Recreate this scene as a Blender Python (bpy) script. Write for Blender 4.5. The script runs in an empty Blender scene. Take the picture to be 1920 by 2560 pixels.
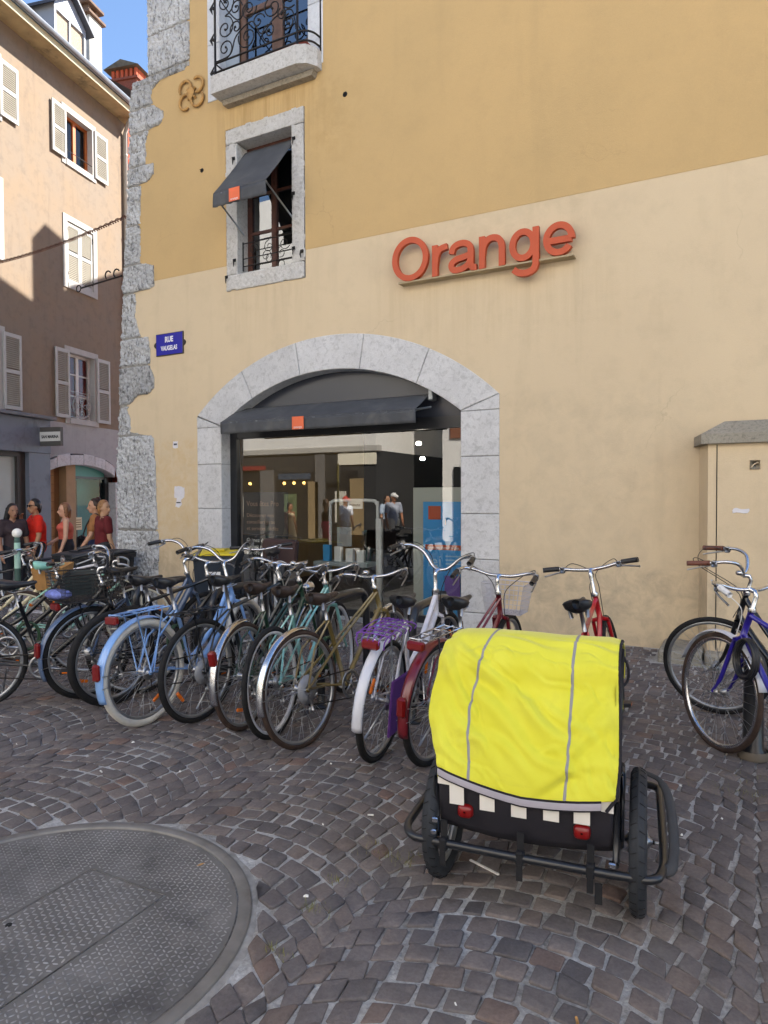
import bpy, math, random
from mathutils import Vector, Matrix, Euler, noise
from mathutils.geometry import tessellate_polygon
random.seed(7)
R_ = math.radians
scene = bpy.context.scene
COL = scene.collection

# ------------------------------------------------------------------ camera, sky, sun, exposure
def setup_view():
    cam = bpy.data.cameras.new('camera'); co = bpy.data.objects.new('camera', cam); COL.objects.link(co)
    yaw, pit, roll = R_(27.96), R_(1.33), R_(0.2)
    F0 = Vector((-math.sin(yaw), math.cos(yaw), 0)); R0 = Vector((math.cos(yaw), math.sin(yaw), 0)); U0 = Vector((0, 0, 1))
    F = F0*math.cos(pit)-U0*math.sin(pit); U = U0*math.cos(pit)+F0*math.sin(pit)
    Rr = R0*math.cos(roll)-U*math.sin(roll); U = U*math.cos(roll)+R0*math.sin(roll)
    m = Matrix((Rr, U, -F)).transposed().to_4x4(); m.translation = Vector((0, -7.2, 1.5))
    co.matrix_world = m
    cam.sensor_fit = 'VERTICAL'; cam.sensor_height = 36; cam.lens = 36*1720/2560
    cam.clip_end = 400; cam.clip_start = .05
    scene.camera = co
    SUN_EL, SUN_AZ = 40, 43.9          # elevation; bearing clockwise from +Y
    w = bpy.data.worlds.new('World'); scene.world = w; w.use_nodes = True
    nt = w.node_tree; nt.nodes.clear()
    sky = nt.nodes.new('ShaderNodeTexSky'); sky.sky_type = 'NISHITA'; sky.sun_disc = False
    sky.sun_elevation = R_(SUN_EL); sky.sun_rotation = R_(SUN_AZ); sky.altitude = 400
    sky.air_density = 1.0; sky.dust_density = .3; sky.ozone_density = 3.0
    bg = nt.nodes.new('ShaderNodeBackground'); bg.inputs[1].default_value = .1
    out = nt.nodes.new('ShaderNodeOutputWorld')
    nt.links.new(sky.outputs[0], bg.inputs[0]); nt.links.new(bg.outputs[0], out.inputs[0])
    s = bpy.data.lights.new('sun', 'SUN'); s.energy = 5.0; s.angle = R_(.5); s.color = (1, .94, .85)
    so = bpy.data.objects.new('sun', s); COL.objects.link(so)
    d = Vector((math.sin(R_(SUN_AZ))*math.cos(R_(SUN_EL)), math.cos(R_(SUN_AZ))*math.cos(R_(SUN_EL)), math.sin(R_(SUN_EL))))
    so.rotation_euler = d.to_track_quat('Z', 'Y').to_euler(); so.location = d*40
    vs = scene.view_settings; vs.view_transform = 'Standard'; vs.look = 'None'; vs.gamma = 1; vs.use_curve_mapping = False
    vs.exposure = 1.66
    c = scene.cycles; c.max_bounces = 8; c.diffuse_bounces = 4; c.glossy_bounces = 4; c.transmission_bounces = 6
    c.transparent_max_bounces = 12; c.use_denoising = True; c.sample_clamp_indirect = 6
setup_view()

# ------------------------------------------------------------------ helpers
def lin(h):
    h = h.lstrip('#'); o = []
    for i in (0, 2, 4):
        c = int(h[i:i+2], 16)/255; o.append(c/12.92 if c < .04045 else ((c+.055)/1.055)**2.4)
    return tuple(o)
def zg(X):                                     # street level: flat, falling gently towards the side street
    d = -4.5-X
    return 0. if d <= 0 else -.05*d*d/(d+.6)

class MB:
    """collects shapes for ONE mesh"""
    def __init__(s): s.v = []; s.f = []
    def add(s, v, f):
        o = len(s.v); s.v += [tuple(p) for p in v]; s.f += [tuple(i+o for i in q) for q in f]; return s
    def box(s, x0, x1, y0, y1, z0, z1):
        return s.add([(x0,y0,z0),(x1,y0,z0),(x1,y1,z0),(x0,y1,z0),(x0,y0,z1),(x1,y0,z1),(x1,y1,z1),(x0,y1,z1)],
                     [(3,2,1,0),(4,5,6,7),(0,1,5,4),(1,2,6,5),(2,3,7,6),(3,0,4,7)])
    def bbox(s, x0, x1, y0, y1, z0, z1, b=.01):      # box with chamfered edges
        v = []; f = []
        cx, cy, cz = (x0+x1)/2, (y0+y1)/2, (z0+z1)/2; hx, hy, hz = (x1-x0)/2, (y1-y0)/2, (z1-z0)/2
        b = min(b, hx*.9, hy*.9, hz*.9)
        idx = {}
        for sx in (-1, 1):
            for sy in (-1, 1):
                for sz in (-1, 1):
                    for k in range(3):
                        p = [sx*(hx-b), sy*(hy-b), sz*(hz-b)]; p[k] = (sx, sy, sz)[k]*(hx, hy, hz)[k]
                        idx[sx, sy, sz, k] = len(v); v.append((cx+p[0], cy+p[1], cz+p[2]))
        def q(l): f.append(tuple(l))
        for k in range(3):
            i, j = (k+1) % 3, (k+2) % 3
            for sg in (-1, 1):
                l = []
                for a, c in ((-1,-1),(1,-1),(1,1),(-1,1)):
                    t = [0,0,0]; t[k] = sg; t[i] = a; t[j] = c; l.append(idx[t[0],t[1],t[2],k])
                q(l if sg > 0 else l[::-1])
            for a in (-1, 1):
                for c in (-1, 1):
                    t = [0,0,0]; t[i] = a; t[j] = c
                    t[k] = -1; A = idx[t[0],t[1],t[2],i]; B = idx[t[0],t[1],t[2],j]
                    t[k] = 1; Cc = idx[t[0],t[1],t[2],j]; D = idx[t[0],t[1],t[2],i]
                    q([A,B,Cc,D] if a*c < 0 else [D,Cc,B,A])
        for sx in (-1, 1):
            for sy in (-1, 1):
                for sz in (-1, 1):
                    l = [idx[sx,sy,sz,0], idx[sx,sy,sz,1], idx[sx,sy,sz,2]]
                    q(l if sx*sy*sz > 0 else l[::-1])
        return s.add(v, f)
    def tube(s, pts, r, n=6, closed=False, flat=1.0):
        P = [Vector(p) for p in pts]; m = len(P)
        rr = r if isinstance(r, (list, tuple)) else [r]*m
        T = []
        for i in range(m):
            a = P[(i-1) % m] if (closed or i > 0) else P[i]; b = P[(i+1) % m] if (closed or i < m-1) else P[i]
            t = b-a; T.append(t.normalized() if t.length > 1e-9 else Vector((0,0,1)))
        u = T[0].orthogonal().normalized(); v = []; f = []
        if abs(T[0].z) < .9: u = T[0].cross(Vector((0,0,1))).normalized()
        for i in range(m):
            u = (u - T[i]*u.dot(T[i])); u = u.normalized() if u.length > 1e-6 else T[i].orthogonal().normalized()
            w = T[i].cross(u)
            for k in range(n):
                a = 2*math.pi*k/n; v.append(P[i]+u*(math.cos(a)*rr[i])+w*(math.sin(a)*rr[i]*flat))
        for i in range(m if closed else m-1):
            j = (i+1) % m
            for k in range(n): f.append((i*n+k, j*n+k, j*n+(k+1) % n, i*n+(k+1) % n)[::-1])
        if not closed:
            f.append(tuple(range(n))); f.append(tuple(range((m-1)*n, m*n))[::-1])
        return s.add(v, f)
    def lathe(s, prof, c=(0,0,0), axis='z', n=24, a0=0, a1=2*math.pi):      # prof: (radius, height)
        full = abs(a1-a0-2*math.pi) < 1e-6; m = n if full else n+1; v = []; f = []
        for i in range(m):
            a = a0+(a1-a0)*i/n; ca, sa = math.cos(a), math.sin(a)
            for r, h in prof:
                p = (r*ca, r*sa, h) if axis == 'z' else ((r*ca, h, r*sa) if axis == 'y' else (h, r*ca, r*sa))
                v.append((p[0]+c[0], p[1]+c[1], p[2]+c[2]))
        k = len(prof)
        for i in range(n):
            j = (i+1) % m
            for q in range(k-1):
                t = (i*k+q, j*k+q, j*k+q+1, i*k+q+1); f.append(t if axis != 'y' else t[::-1])
        return s.add(v, f)
    def ball(s, c, r, n=12, sc=(1,1,1), m=None):
        m = m or n//2; prof = [(max(1e-4, r*math.sin(math.pi*i/m)), -r*math.cos(math.pi*i/m)) for i in range(m+1)]
        b = MB().lathe(prof, n=n); b.v = [(p[0]*sc[0]+c[0], p[1]*sc[1]+c[1], p[2]*sc[2]+c[2]) for p in b.v]
        return s.add(b.v, b.f)
    def cone(s, p, q, r0, r1, n=12):                   # round-ended tapered limb, closed
        p, q = Vector(p), Vector(q); d = q-p; L = max(d.length, 1e-5); t = d/L; pts = []; rr = []
        for i in range(4): a = math.pi/2*i/4; pts.append(p-t*(r0*math.cos(a))); rr.append(max(.001, r0*math.sin(a)))
        pts += [p, q]; rr += [r0, r1]
        for i in range(1, 5): a = math.pi/2*i/4; pts.append(q+t*(r1*math.sin(a))); rr.append(max(.001, r1*math.cos(a)))
        return s.tube(pts, rr, n)
    def prism(s, poly, y0, y1):                        # poly in (x,z), counter-clockwise seen from -y
        n = len(poly); v = [(x, y0, z) for x, z in poly]+[(x, y1, z) for x, z in poly]
        return s.add(v, [tuple(range(n)), tuple(range(2*n-1, n-1, -1))]+[(i, i+n, (i+1) % n+n, (i+1) % n) for i in range(n)])
    def sheet(s, P):                                   # grid of points
        a, b = len(P), len(P[0])
        return s.add([p for r in P for p in r], [(i*b+j, (i+1)*b+j, (i+1)*b+j+1, i*b+j+1) for i in range(a-1) for j in range(b-1)])
    def quad(s, x0, x1, y, z0, z1): return s.add([(x0,y,z0),(x1,y,z0),(x1,y,z1),(x0,y,z1)], [(0,1,2,3)])
    def xf(s, m): s.v = [tuple(m @ Vector(p)) for p in s.v]; return s
    def mesh(s, name, mat, smooth=False):
        me = bpy.data.meshes.new(name); me.from_pydata(s.v, [], s.f)
        if smooth: me.polygons.foreach_set('use_smooth', [True]*len(me.polygons))
        me.materials.append(mat); me.update(); return me
    def build(s, name, mat, parent=None, smooth=False, m=None):
        return put(name, s.mesh(name, mat, smooth), parent, m)
def put(name, me, parent=None, m=None):
    o = bpy.data.objects.new(name, me); COL.objects.link(o); o.parent = parent
    if m is not None: o.matrix_basis = m
    return o
def tag(o, label, cat, group=None):
    o['label'] = label; o['category'] = cat
    if group: o['group'] = group
    return o
def thing(name, label, cat, loc=(0,0,0), rz=0, lean=0, group=None):
    o = bpy.data.objects.new(name, None); COL.objects.link(o); o.location = loc; o.rotation_euler = (lean, 0, rz)
    o.empty_display_size = .1
    return tag(o, label, cat, group)
def struct(o): o['kind'] = 'structure'; return o
def stuff(o): o['kind'] = 'stuff'; return o
def smooth(pts, n=6, closed=False):                    # Catmull-Rom
    P = [Vector(p) for p in pts]; m = len(P); out = []
    for i in range(m if closed else m-1):
        g = lambda k: P[k % m] if closed else P[min(max(k, 0), m-1)]
        a, b, c, d = g(i-1), g(i), g(i+1), g(i+2)
        for k in range(n):
            t = k/n; out.append(.5*((2*b)+(c-a)*t+(2*a-5*b+4*c-d)*t*t+(3*b-a-3*c+d)*t**3))
    if not closed: out.append(P[-1])
    return out
def spiral(c, r0, r1, a0, turns, n=20, ax='xz'):
    o = []
    for i in range(n+1):
        t = i/n; r = r0+(r1-r0)*t; a = a0+turns*2*math.pi*t
        o.append((c[0]+r*math.cos(a), c[1], c[2]+r*math.sin(a)))
    return o

# ------------------------------------------------------------------ materials
_M = {}
def nodes(name):
    m = bpy.data.materials.new(name); m.use_nodes = True; nt = m.node_tree
    b = nt.nodes['Principled BSDF']; return m, nt, b
def N(nt, t, **k):
    n = nt.nodes.new(t)
    for a, v in k.items():
        if a in n.inputs: n.inputs[a].default_value = v
        else: setattr(n, a, v)
    return n
def noise_tex(nt, co, scale, detail=4, rough=.55, dist=0):
    n = N(nt, 'ShaderNodeTexNoise'); n.inputs['Scale'].default_value = scale; n.inputs['Detail'].default_value = detail
    n.inputs['Roughness'].default_value = rough; n.inputs['Distortion'].default_value = dist
    if co is not None: nt.links.new(co, n.inputs['Vector'])
    return n.outputs['Fac']
def rng(nt, fac, a, b, c, d):
    n = N(nt, 'ShaderNodeMapRange'); n.inputs[1].default_value = a; n.inputs[2].default_value = b
    n.inputs[3].default_value = c; n.inputs[4].default_value = d; nt.links.new(fac, n.inputs[0]); return n.outputs[0]
def mixc(nt, fac, a, b, mode='MIX'):
    n = N(nt, 'ShaderNodeMix', data_type='RGBA', blend_type=mode)
    for k, s in ((0, fac), (6, a), (7, b)):
        if hasattr(s, 'is_linked'): nt.links.new(s, n.inputs[k])
        elif k == 0: n.inputs[0].default_value = s
        else: n.inputs[k].default_value = tuple(s)[:3]+(1,)
    return n.outputs[2]
def objco(nt, sc=None):
    t = N(nt, 'ShaderNodeTexCoord').outputs['Object']
    if sc:
        mp = N(nt, 'ShaderNodeMapping'); mp.inputs['Scale'].default_value = sc; nt.links.new(t, mp.inputs[0]); t = mp.outputs[0]
    return t
def bumpn(nt, b, h, strength=.3, dist=.01):
    n = N(nt, 'ShaderNodeBump'); n.inputs['Strength'].default_value = strength; n.inputs['Distance'].default_value = dist
    nt.links.new(h, n.inputs['Height']); nt.links.new(n.outputs[0], b.inputs['Normal']); return n
def mat(name, col, rough=.6, metal=0, var=.0, vs=6, bump=0, bs=80, coat=0, spec=.5, sheen=0, dirt=None, ds=3, dth=(.55,.75)):
    if name in _M: return _M[name]
    if isinstance(col, str): col = lin(col)
    m, nt, b = nodes(name); L = nt.links
    b.inputs['Roughness'].default_value = rough; b.inputs['Metallic'].default_value = metal
    b.inputs['Specular IOR Level'].default_value = spec
    if coat: b.inputs['Coat Weight'].default_value = coat; b.inputs['Coat Roughness'].default_value = .12
    b.inputs['Base Color'].default_value = (*col, 1)
    co = objco(nt)
    src = None
    if var:
        f = noise_tex(nt, co, vs, 5); f = rng(nt, f, .3, .7, 1-var, 1+var)
        g = N(nt, 'ShaderNodeVectorMath', operation='SCALE'); g.inputs[0].default_value = col
        L.new(f, g.inputs['Scale']); src = g.outputs[0]
    if dirt is not None:
        f = noise_tex(nt, co, ds, 6, .65, .3); f = rng(nt, f, dth[0], dth[1], 0, 1)
        src = mixc(nt, f, src if src is not None else col, lin(dirt) if isinstance(dirt, str) else dirt)
        rr = rng(nt, f, 0, 1, rough, min(1, rough+.3)); L.new(rr, b.inputs['Roughness'])
    if src is not None: L.new(src, b.inputs['Base Color'])
    if bump: bumpn(nt, b, noise_tex(nt, co, bs, 4), bump, .004)
    _M[name] = m; return m
def plaster(name, col, stain, warm, sc=1.0, amt=.5, smudges=(), crack=True):
    if name in _M: return _M[name]
    m, nt, b = nodes(name); L = nt.links; b.inputs['Roughness'].default_value = .92; b.inputs['Specular IOR Level'].default_value = .15
    co = objco(nt); cs = objco(nt, (2.2, 2.2, .22))
    big = noise_tex(nt, co, .55*sc, 5, .6, .4); med = noise_tex(nt, co, 3.1*sc, 6, .65); streak = noise_tex(nt, cs, 1.6*sc, 5, .6, .2)
    fine = noise_tex(nt, co, 130, 3, .7)
    c = mixc(nt, rng(nt, big, .35, .68, 0, .8), lin(col), lin(warm))
    c = mixc(nt, rng(nt, med, .5, .75, 0, amt*.6), c, lin(stain))
    c = mixc(nt, rng(nt, streak, .56, .82, 0, amt*.7), c, lin(stain))
    c = mixc(nt, .35, c, mixc(nt, fine, (.75,.75,.75), (1.22,1.22,1.22)), 'MULTIPLY')
    v = N(nt, 'ShaderNodeTexVoronoi'); v.inputs['Scale'].default_value = 2.3*sc; L.new(co, v.inputs['Vector'])
    spot = rng(nt, v.outputs['Distance'], .0, .035, .35, 0); c = mixc(nt, spot, c, lin(stain))
    if smudges or crack:
        sx = N(nt, 'ShaderNodeSeparateXYZ'); L.new(co, sx.inputs[0])
        def mul(p, q):
            n = N(nt, 'ShaderNodeMath', operation='MULTIPLY'); L.new(p, n.inputs[0]); L.new(q, n.inputs[1]); return n.outputs[0]
        for (x0, x1, z0, z1, f, hexc, kind) in smudges:       # stains with a place of their own: run-off, hand marks, splash
            e = .25
            mx = mul(rng(nt, sx.outputs[0], x0-e, x0+e, 0, 1), rng(nt, sx.outputs[0], x1-e, x1+e, 1, 0)); mz = mul(rng(nt, sx.outputs[2], z0-e, z0+e, 0, 1), rng(nt, sx.outputs[2], z1-.04, z1+.04, 1, 0))
            nz = noise_tex(nt, objco(nt, (9, 9, .5)) if kind == 'run' else co, 1.3 if kind == 'run' else 4.5, 6, .7, .4)
            c = mixc(nt, mul(mul(mx, mz), rng(nt, nz, .42, .68, 0, f)), c, lin(hexc))
        if crack:
            dv = N(nt, 'ShaderNodeVectorMath', operation='ADD'); nn = N(nt, 'ShaderNodeTexNoise'); nn.inputs['Scale'].default_value = 2.5; nn.inputs['Detail'].default_value = 6; L.new(co, nn.inputs['Vector'])
            sv = N(nt, 'ShaderNodeVectorMath', operation='SCALE'); sv.inputs['Scale'].default_value = .5; L.new(nn.outputs['Color'], sv.inputs[0]); L.new(co, dv.inputs[0]); L.new(sv.outputs[0], dv.inputs[1])
            ve = N(nt, 'ShaderNodeTexVoronoi', feature='DISTANCE_TO_EDGE'); ve.inputs['Scale'].default_value = .55; L.new(dv.outputs[0], ve.inputs['Vector'])
            c = mixc(nt, mul(rng(nt, ve.outputs['Distance'], .001, .003, .14, 0), rng(nt, noise_tex(nt, co, .9, 3), .55, .63, 0, 1)), c, lin('#6e604a'))
    L.new(c, b.inputs['Base Color'])
    h = N(nt, 'ShaderNodeMath', operation='ADD'); L.new(noise_tex(nt, co, 95, 4, .75), h.inputs[0]); L.new(rng(nt, noise_tex(nt, co, 6, 4), 0, 1, 0, 1.6), h.inputs[1])
    bumpn(nt, b, h.outputs[0], .35, .006); _M[name] = m; return m
def stone(name, col, dark, light, sc=1.0, bump=.5, pits=.6, chisel=None, tone=.09):
    if name in _M: return _M[name]
    m, nt, b = nodes(name); L = nt.links; b.inputs['Roughness'].default_value = .9; b.inputs['Specular IOR Level'].default_value = .2
    co = objco(nt)
    oi = N(nt, 'ShaderNodeObjectInfo'); a = noise_tex(nt, co, 2.2*sc, 6, .6, .5); p = noise_tex(nt, co if not chisel else objco(nt, chisel), 17*sc, 6, .7, .6); g = noise_tex(nt, co, 60*sc, 4, .7)
    c = mixc(nt, rng(nt, a, .35, .7, 0, .8), lin(col), lin(light))
    c = mixc(nt, rng(nt, p, .5, .64, 0, pits), c, lin(dark)); c = mixc(nt, rng(nt, g, .3, .75, 0, .35), c, lin(dark))
    sv = N(nt, 'ShaderNodeVectorMath', operation='SCALE'); L.new(c, sv.inputs[0]); L.new(rng(nt, oi.outputs['Random'], 0, 1, 1-tone, 1+tone*.8), sv.inputs['Scale'])
    L.new(sv.outputs[0], b.inputs['Base Color'])
    h = N(nt, 'ShaderNodeMath', operation='ADD'); L.new(p, h.inputs[0]); L.new(g, h.inputs[1]); bumpn(nt, b, h.outputs[0], bump, .012)
    _M[name] = m; return m
def tinted(name, rough, ramp, bump=.4, sc=1.0):          # colour from the per-piece attribute "tint" (0..1)
    m, nt, b = nodes(name); L = nt.links; b.inputs['Roughness'].default_value = rough; b.inputs['Specular IOR Level'].default_value = .22
    at = N(nt, 'ShaderNodeAttribute', attribute_name='tint'); r = N(nt, 'ShaderNodeValToRGB'); L.new(at.outputs['Fac'], r.inputs[0])
    els = r.color_ramp.elements
    while len(els) < len(ramp): els.new(.5)
    for e, (p, c) in zip(els, ramp): e.position = p; e.color = (*lin(c), 1)
    co = N(nt, 'ShaderNodeNewGeometry').outputs['Position']
    a = noise_tex(nt, co, 9*sc, 6, .65); g = noise_tex(nt, co, 75*sc, 5, .7)
    c = mixc(nt, .7, r.outputs[0], mixc(nt, rng(nt, a, .3, .7, 0, 1), (.7,.68,.68), (1.25,1.22,1.2)), 'MULTIPLY')
    c = mixc(nt, .55, c, mixc(nt, rng(nt, g, .3, .7, 0, 1), (.6,.6,.6), (1.35,1.35,1.35)), 'MULTIPLY')
    dust = noise_tex(nt, co, 2.2*sc, 6, .7, .4); c = mixc(nt, rng(nt, dust, .52, .8, 0, .35), c, lin('#8f8a82'))
    L.new(c, b.inputs['Base Color']); L.new(rng(nt, a, .3, .7, rough-.12, rough+.12), b.inputs['Roughness'])
    h = N(nt, 'ShaderNodeMath', operation='ADD'); L.new(a, h.inputs[0]); L.new(g, h.inputs[1]); bumpn(nt, b, h.outputs[0], bump, .006)
    _M[name] = m; return m
def glass(name, refl=.12, tint=(.75,.8,.8), rough=.0, ior=1.5):
    if name in _M: return _M[name]
    m = bpy.data.materials.new(name); m.use_nodes = True; nt = m.node_tree; nt.nodes.clear(); L = nt.links
    o = N(nt, 'ShaderNodeOutputMaterial'); t = N(nt, 'ShaderNodeBsdfTransparent'); g = N(nt, 'ShaderNodeBsdfGlossy')
    t.inputs[0].default_value = (*tint, 1); g.inputs['Roughness'].default_value = rough; g.inputs[0].default_value = (1,1,1,1)
    fr = N(nt, 'ShaderNodeFresnel'); fr.inputs[0].default_value = ior
    f = rng(nt, fr.outputs[0], 0, 1, refl, 1.0); mx = N(nt, 'ShaderNodeMixShader')
    L.new(f, mx.inputs[0]); L.new(t.outputs[0], mx.inputs[1]); L.new(g.outputs[0], mx.inputs[2]); L.new(mx.outputs[0], o.inputs[0])
    _M[name] = m; return m
def emit(name, col, s):
    if name in _M: return _M[name]
    m, nt, b = nodes(name); b.inputs['Base Color'].default_value = (*col, 1)
    b.inputs['Emission Color'].default_value = (*col, 1); b.inputs['Emission Strength'].default_value = s; _M[name] = m; return m
def text(s, size, m, mtx, name='lettering', parent=None, sx=1.0, bold=0.0, ext=.0008, align='CENTER'):
    cu = bpy.data.curves.new(name, 'FONT'); cu.body = s; cu.size = size; cu.extrude = ext; cu.offset = bold; cu.align_x = align; cu.resolution_u = 3
    o = bpy.data.objects.new(name, cu); COL.objects.link(o)
    me = bpy.data.meshes.new_from_object(o.evaluated_get(bpy.context.evaluated_depsgraph_get()))
    bpy.data.objects.remove(o); me.materials.clear(); me.materials.append(m); me.name = name
    return put(name, me, parent, mtx @ Matrix.Diagonal((sx, 1, 1, 1)))
FRONT = Matrix(((1,0,0,0),(0,0,-1,0),(0,1,0,0),(0,0,0,1)))     # text facing -Y
def at(x, y, z): return Matrix.Translation((x, y, z))

chrome = mat('chrome', (.62,.63,.65), .22, 1, dirt='#4a3a2c', ds=60, dth=(.6,.85)); steel = mat('steel', (.42,.43,.45), .38, 1, dirt='#3a2c22', ds=40, dth=(.6,.9))
rubber = mat('tyre_rubber', (.014,.014,.015), .8, var=.3, vs=30, bump=.2, bs=300, spec=.3, dirt='#35312c', ds=14, dth=(.62,.9))
blackp = mat('black_plastic', (.016,.016,.018), .42, var=.2, vs=20, dirt='#26231f', ds=25, dth=(.62,.9)); blackm = mat('black_painted_steel', (.012,.013,.016), .35, coat=.3, dirt='#26221e', ds=12, dth=(.62,.9))
redl = mat('red_reflector', (.16,.003,.003), .3, coat=.15); orl = mat('orange_reflector', (.75,.17,.01), .2, coat=.5)
whitep = mat('white_plastic', (.72,.72,.72), .4, var=.05, dirt='#8a8378', ds=14, dth=(.6,.9))
# ------------------------------------------------------------------ ground and setts
def make_ground():
    mb = MB(); xs = [-90,-60,-40,-30,-24,-20]+[-17+.5*i for i in range(26)]+[-4,-3,-2,-1,0,1,2,3,5,8,14,25,50,90]
    ys = [-90,-60,-40,-30,-22,-17,-14,-12,-10,-8,-6,-4,-2,0,2,4,6,8,11,14,18,25,40,70,110]
    mb.sheet([[(x, y, zg(x)-.0055) for y in ys] for x in xs])
    m, nt, b = nodes('joint_sand'); co = N(nt, 'ShaderNodeNewGeometry').outputs['Position']; b.inputs['Roughness'].default_value = .95
    a = noise_tex(nt, co, 3, 6, .7); g = noise_tex(nt, co, 60, 5, .75)
    c = mixc(nt, rng(nt, a, .36, .64, 0, 1), lin('#918d87'), lin('#c4c3c1')); c = mixc(nt, .8, c, mixc(nt, rng(nt, g, .3, .7, 0, 1), (.45,.45,.45), (1.3,1.3,1.3)), 'MULTIPLY')
    nt.links.new(c, b.inputs['Base Color']); bumpn(nt, b, g, .8, .012)
    gr = struct(mb.build('ground', m))
    setm = tinted('porphyry_setts', .8, [(0,'#5e5a5a'),(.25,'#706a68'),(.5,'#676160'),(.72,'#7a726e'),(.9,'#6f645e'),(1,'#7a665d')], .5)
    rnd = random.Random(3)
    MX, MY, MR = -2.21, -5.71, .792
    W, RAD, PITCH = 1.27, .93, .098
    camp = Vector((0, -7.2, 1.5)); fw = Vector((-.4687, .8833, 0)); rt = Vector((.8833, .4687, 0))
    allq = []
    def inside(x, y): 
        return y < -.03-.0 and not (x > -.75 and y > -.62)
    for k in range(-14, 4):
        v0 = -2.5+W*k; xc = v0+W/2
        y_lo, y_hi = (-8.2, .9)
        th_max = math.asin(W/2/RAD)
        nrow = int((y_hi-y_lo)/PITCH)+8
        for r in range(nrow):
            yb = y_lo+r*PITCH
            s = -th_max
            cuts = [s]
            while s < th_max:
                s += rnd.uniform(.086, .124)/RAD; cuts.append(s)
            sc = 2*th_max/(cuts[-1]+th_max); cuts = [-th_max+(c+th_max)*sc for c in cuts]
            for a, b_ in zip(cuts[:-1], cuts[1:]):
                gj = .0075/RAD
                q = []
                for (th, up) in ((a+gj, 0), (b_-gj, 0), (b_-gj, 1), (a+gj, 1)):
                    hh = .0068 if up == 0 else PITCH-.0068
                    x = xc+RAD*math.sin(th); y = yb+RAD*math.cos(th)-RAD+hh
                    # lean the cross joints along the arc's radius
                    x += math.sin(th)*.02*(1 if up else -1)*.6
                    q.append((x+rnd.uniform(-.009, .009), y+rnd.uniform(-.007, .007)))
                cx = sum(p[0] for p in q)/4; cy = sum(p[1] for p in q)/4
                if not (-17 < cx < 3.2): continue
                if not all(inside(*p) for p in q): continue
                if math.hypot(cx-MX, cy-MY) < MR+.004: continue
                for i_, p in enumerate(q):
                    dd = math.hypot(p[0]-MX, p[1]-MY)
                    if dd < MR+.008: q[i_] = (MX+(p[0]-MX)/dd*(MR+.008), MY+(p[1]-MY)/dd*(MR+.008))
                d = Vector((cx, cy, 0))-camp; dep = d.dot(fw); la = d.dot(rt)
                if dep < .9 or abs(la) > dep*.62+.7: continue
                sz = .1/max(dep, .2); infr = abs(la) < dep*.575 and 1.5/max(dep, .1) < .80
                allq.append((q, cx, cy, (1 if infr else 0), dep))
    allq.sort(key=lambda t: (-t[3], t[4]))
    def sett(q, cx, cy, base):
        z0 = zg(cx)+rnd.uniform(-.004, .005); tx, ty = rnd.uniform(-.045, .045), rnd.uniform(-.045, .045)
        ring = []
        for i in range(4):
            p, n_, pr = Vector(q[i]), Vector(q[(i+1) % 4]), Vector(q[i-1])
            r = rnd.uniform(.03, .11); ring += [p.lerp(pr, r), p.lerp(n_, r)]
        c = Vector((cx, cy)); v = []
        for ins, z in ((0, -.03), (.0, -.004), (.035, .0005), (.12, .0016)):
            for p in ring:
                w = p.lerp(c, ins); w = w+Vector((rnd.uniform(-.0015,.0015), rnd.uniform(-.0015,.0015)))
                v.append((w.x, w.y, z0+z+(w.x-cx)*tx+(w.y-cy)*ty+rnd.uniform(-.0012, .0012)))
        v.append((cx, cy, z0+.0018+rnd.uniform(-.0015,.0015)))
        f = []
        for l in range(3):
            for i in range(8): f.append((base+l*8+i, base+l*8+(i+1) % 8, base+(l+1)*8+(i+1) % 8, base+(l+1)*8+i))
        for i in range(8): f.append((base+24+i, base+24+(i+1) % 8, base+32))
        return v, f
    def fin(name, v, f, t):
        me = bpy.data.meshes.new(name); me.from_pydata(v, [], f); me.polygons.foreach_set('use_smooth', [True]*len(f))
        a = me.attributes.new('tint', 'FLOAT', 'POINT'); a.data.foreach_set('value', t); me.materials.append(setm); me.update()
        return put(name, me, gr)
    V = []; Fc = []; T = []
    for i, (q, cx, cy, _, dep) in enumerate(allq):
        t = rnd.random()*.86 if rnd.random() > .05 else rnd.uniform(.9, 1.0)
        if i < 295:
            v, f = sett(q, cx, cy, 0); fin('sett', v, f, [t]*len(v))
        else:
            v, f = sett(q, cx, cy, len(V)); V += v; Fc += f; T += [t]*len(v)
    stuff(fin('sett_paving', V, Fc, T))
    # mortar collar round the manhole
    col = MB(); n = 96
    pr = [(.776, -.002), (.787, -.001), (.80, -.005), (.83, -.012)]
    P = []
    for i in range(n+1):
        a = 2*math.pi*i/n; k = 1+.02*noise.noise((math.cos(a)*3, math.sin(a)*3, 0))
        P.append([(MX+r*math.cos(a)*(k if j > 1 else 1), MY+r*math.sin(a)*(k if j > 1 else 1), z+.003*noise.noise((r*math.cos(a)*20, r*math.sin(a)*20, 1))) for j, (r, z) in enumerate(pr)])
    col.sheet(P).build('mortar_collar', mat('mortar', '#96938e', .95, var=.35, vs=14, bump=.8, bs=70), gr, True)
    return MX, MY
MX, MY = make_ground()

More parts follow.
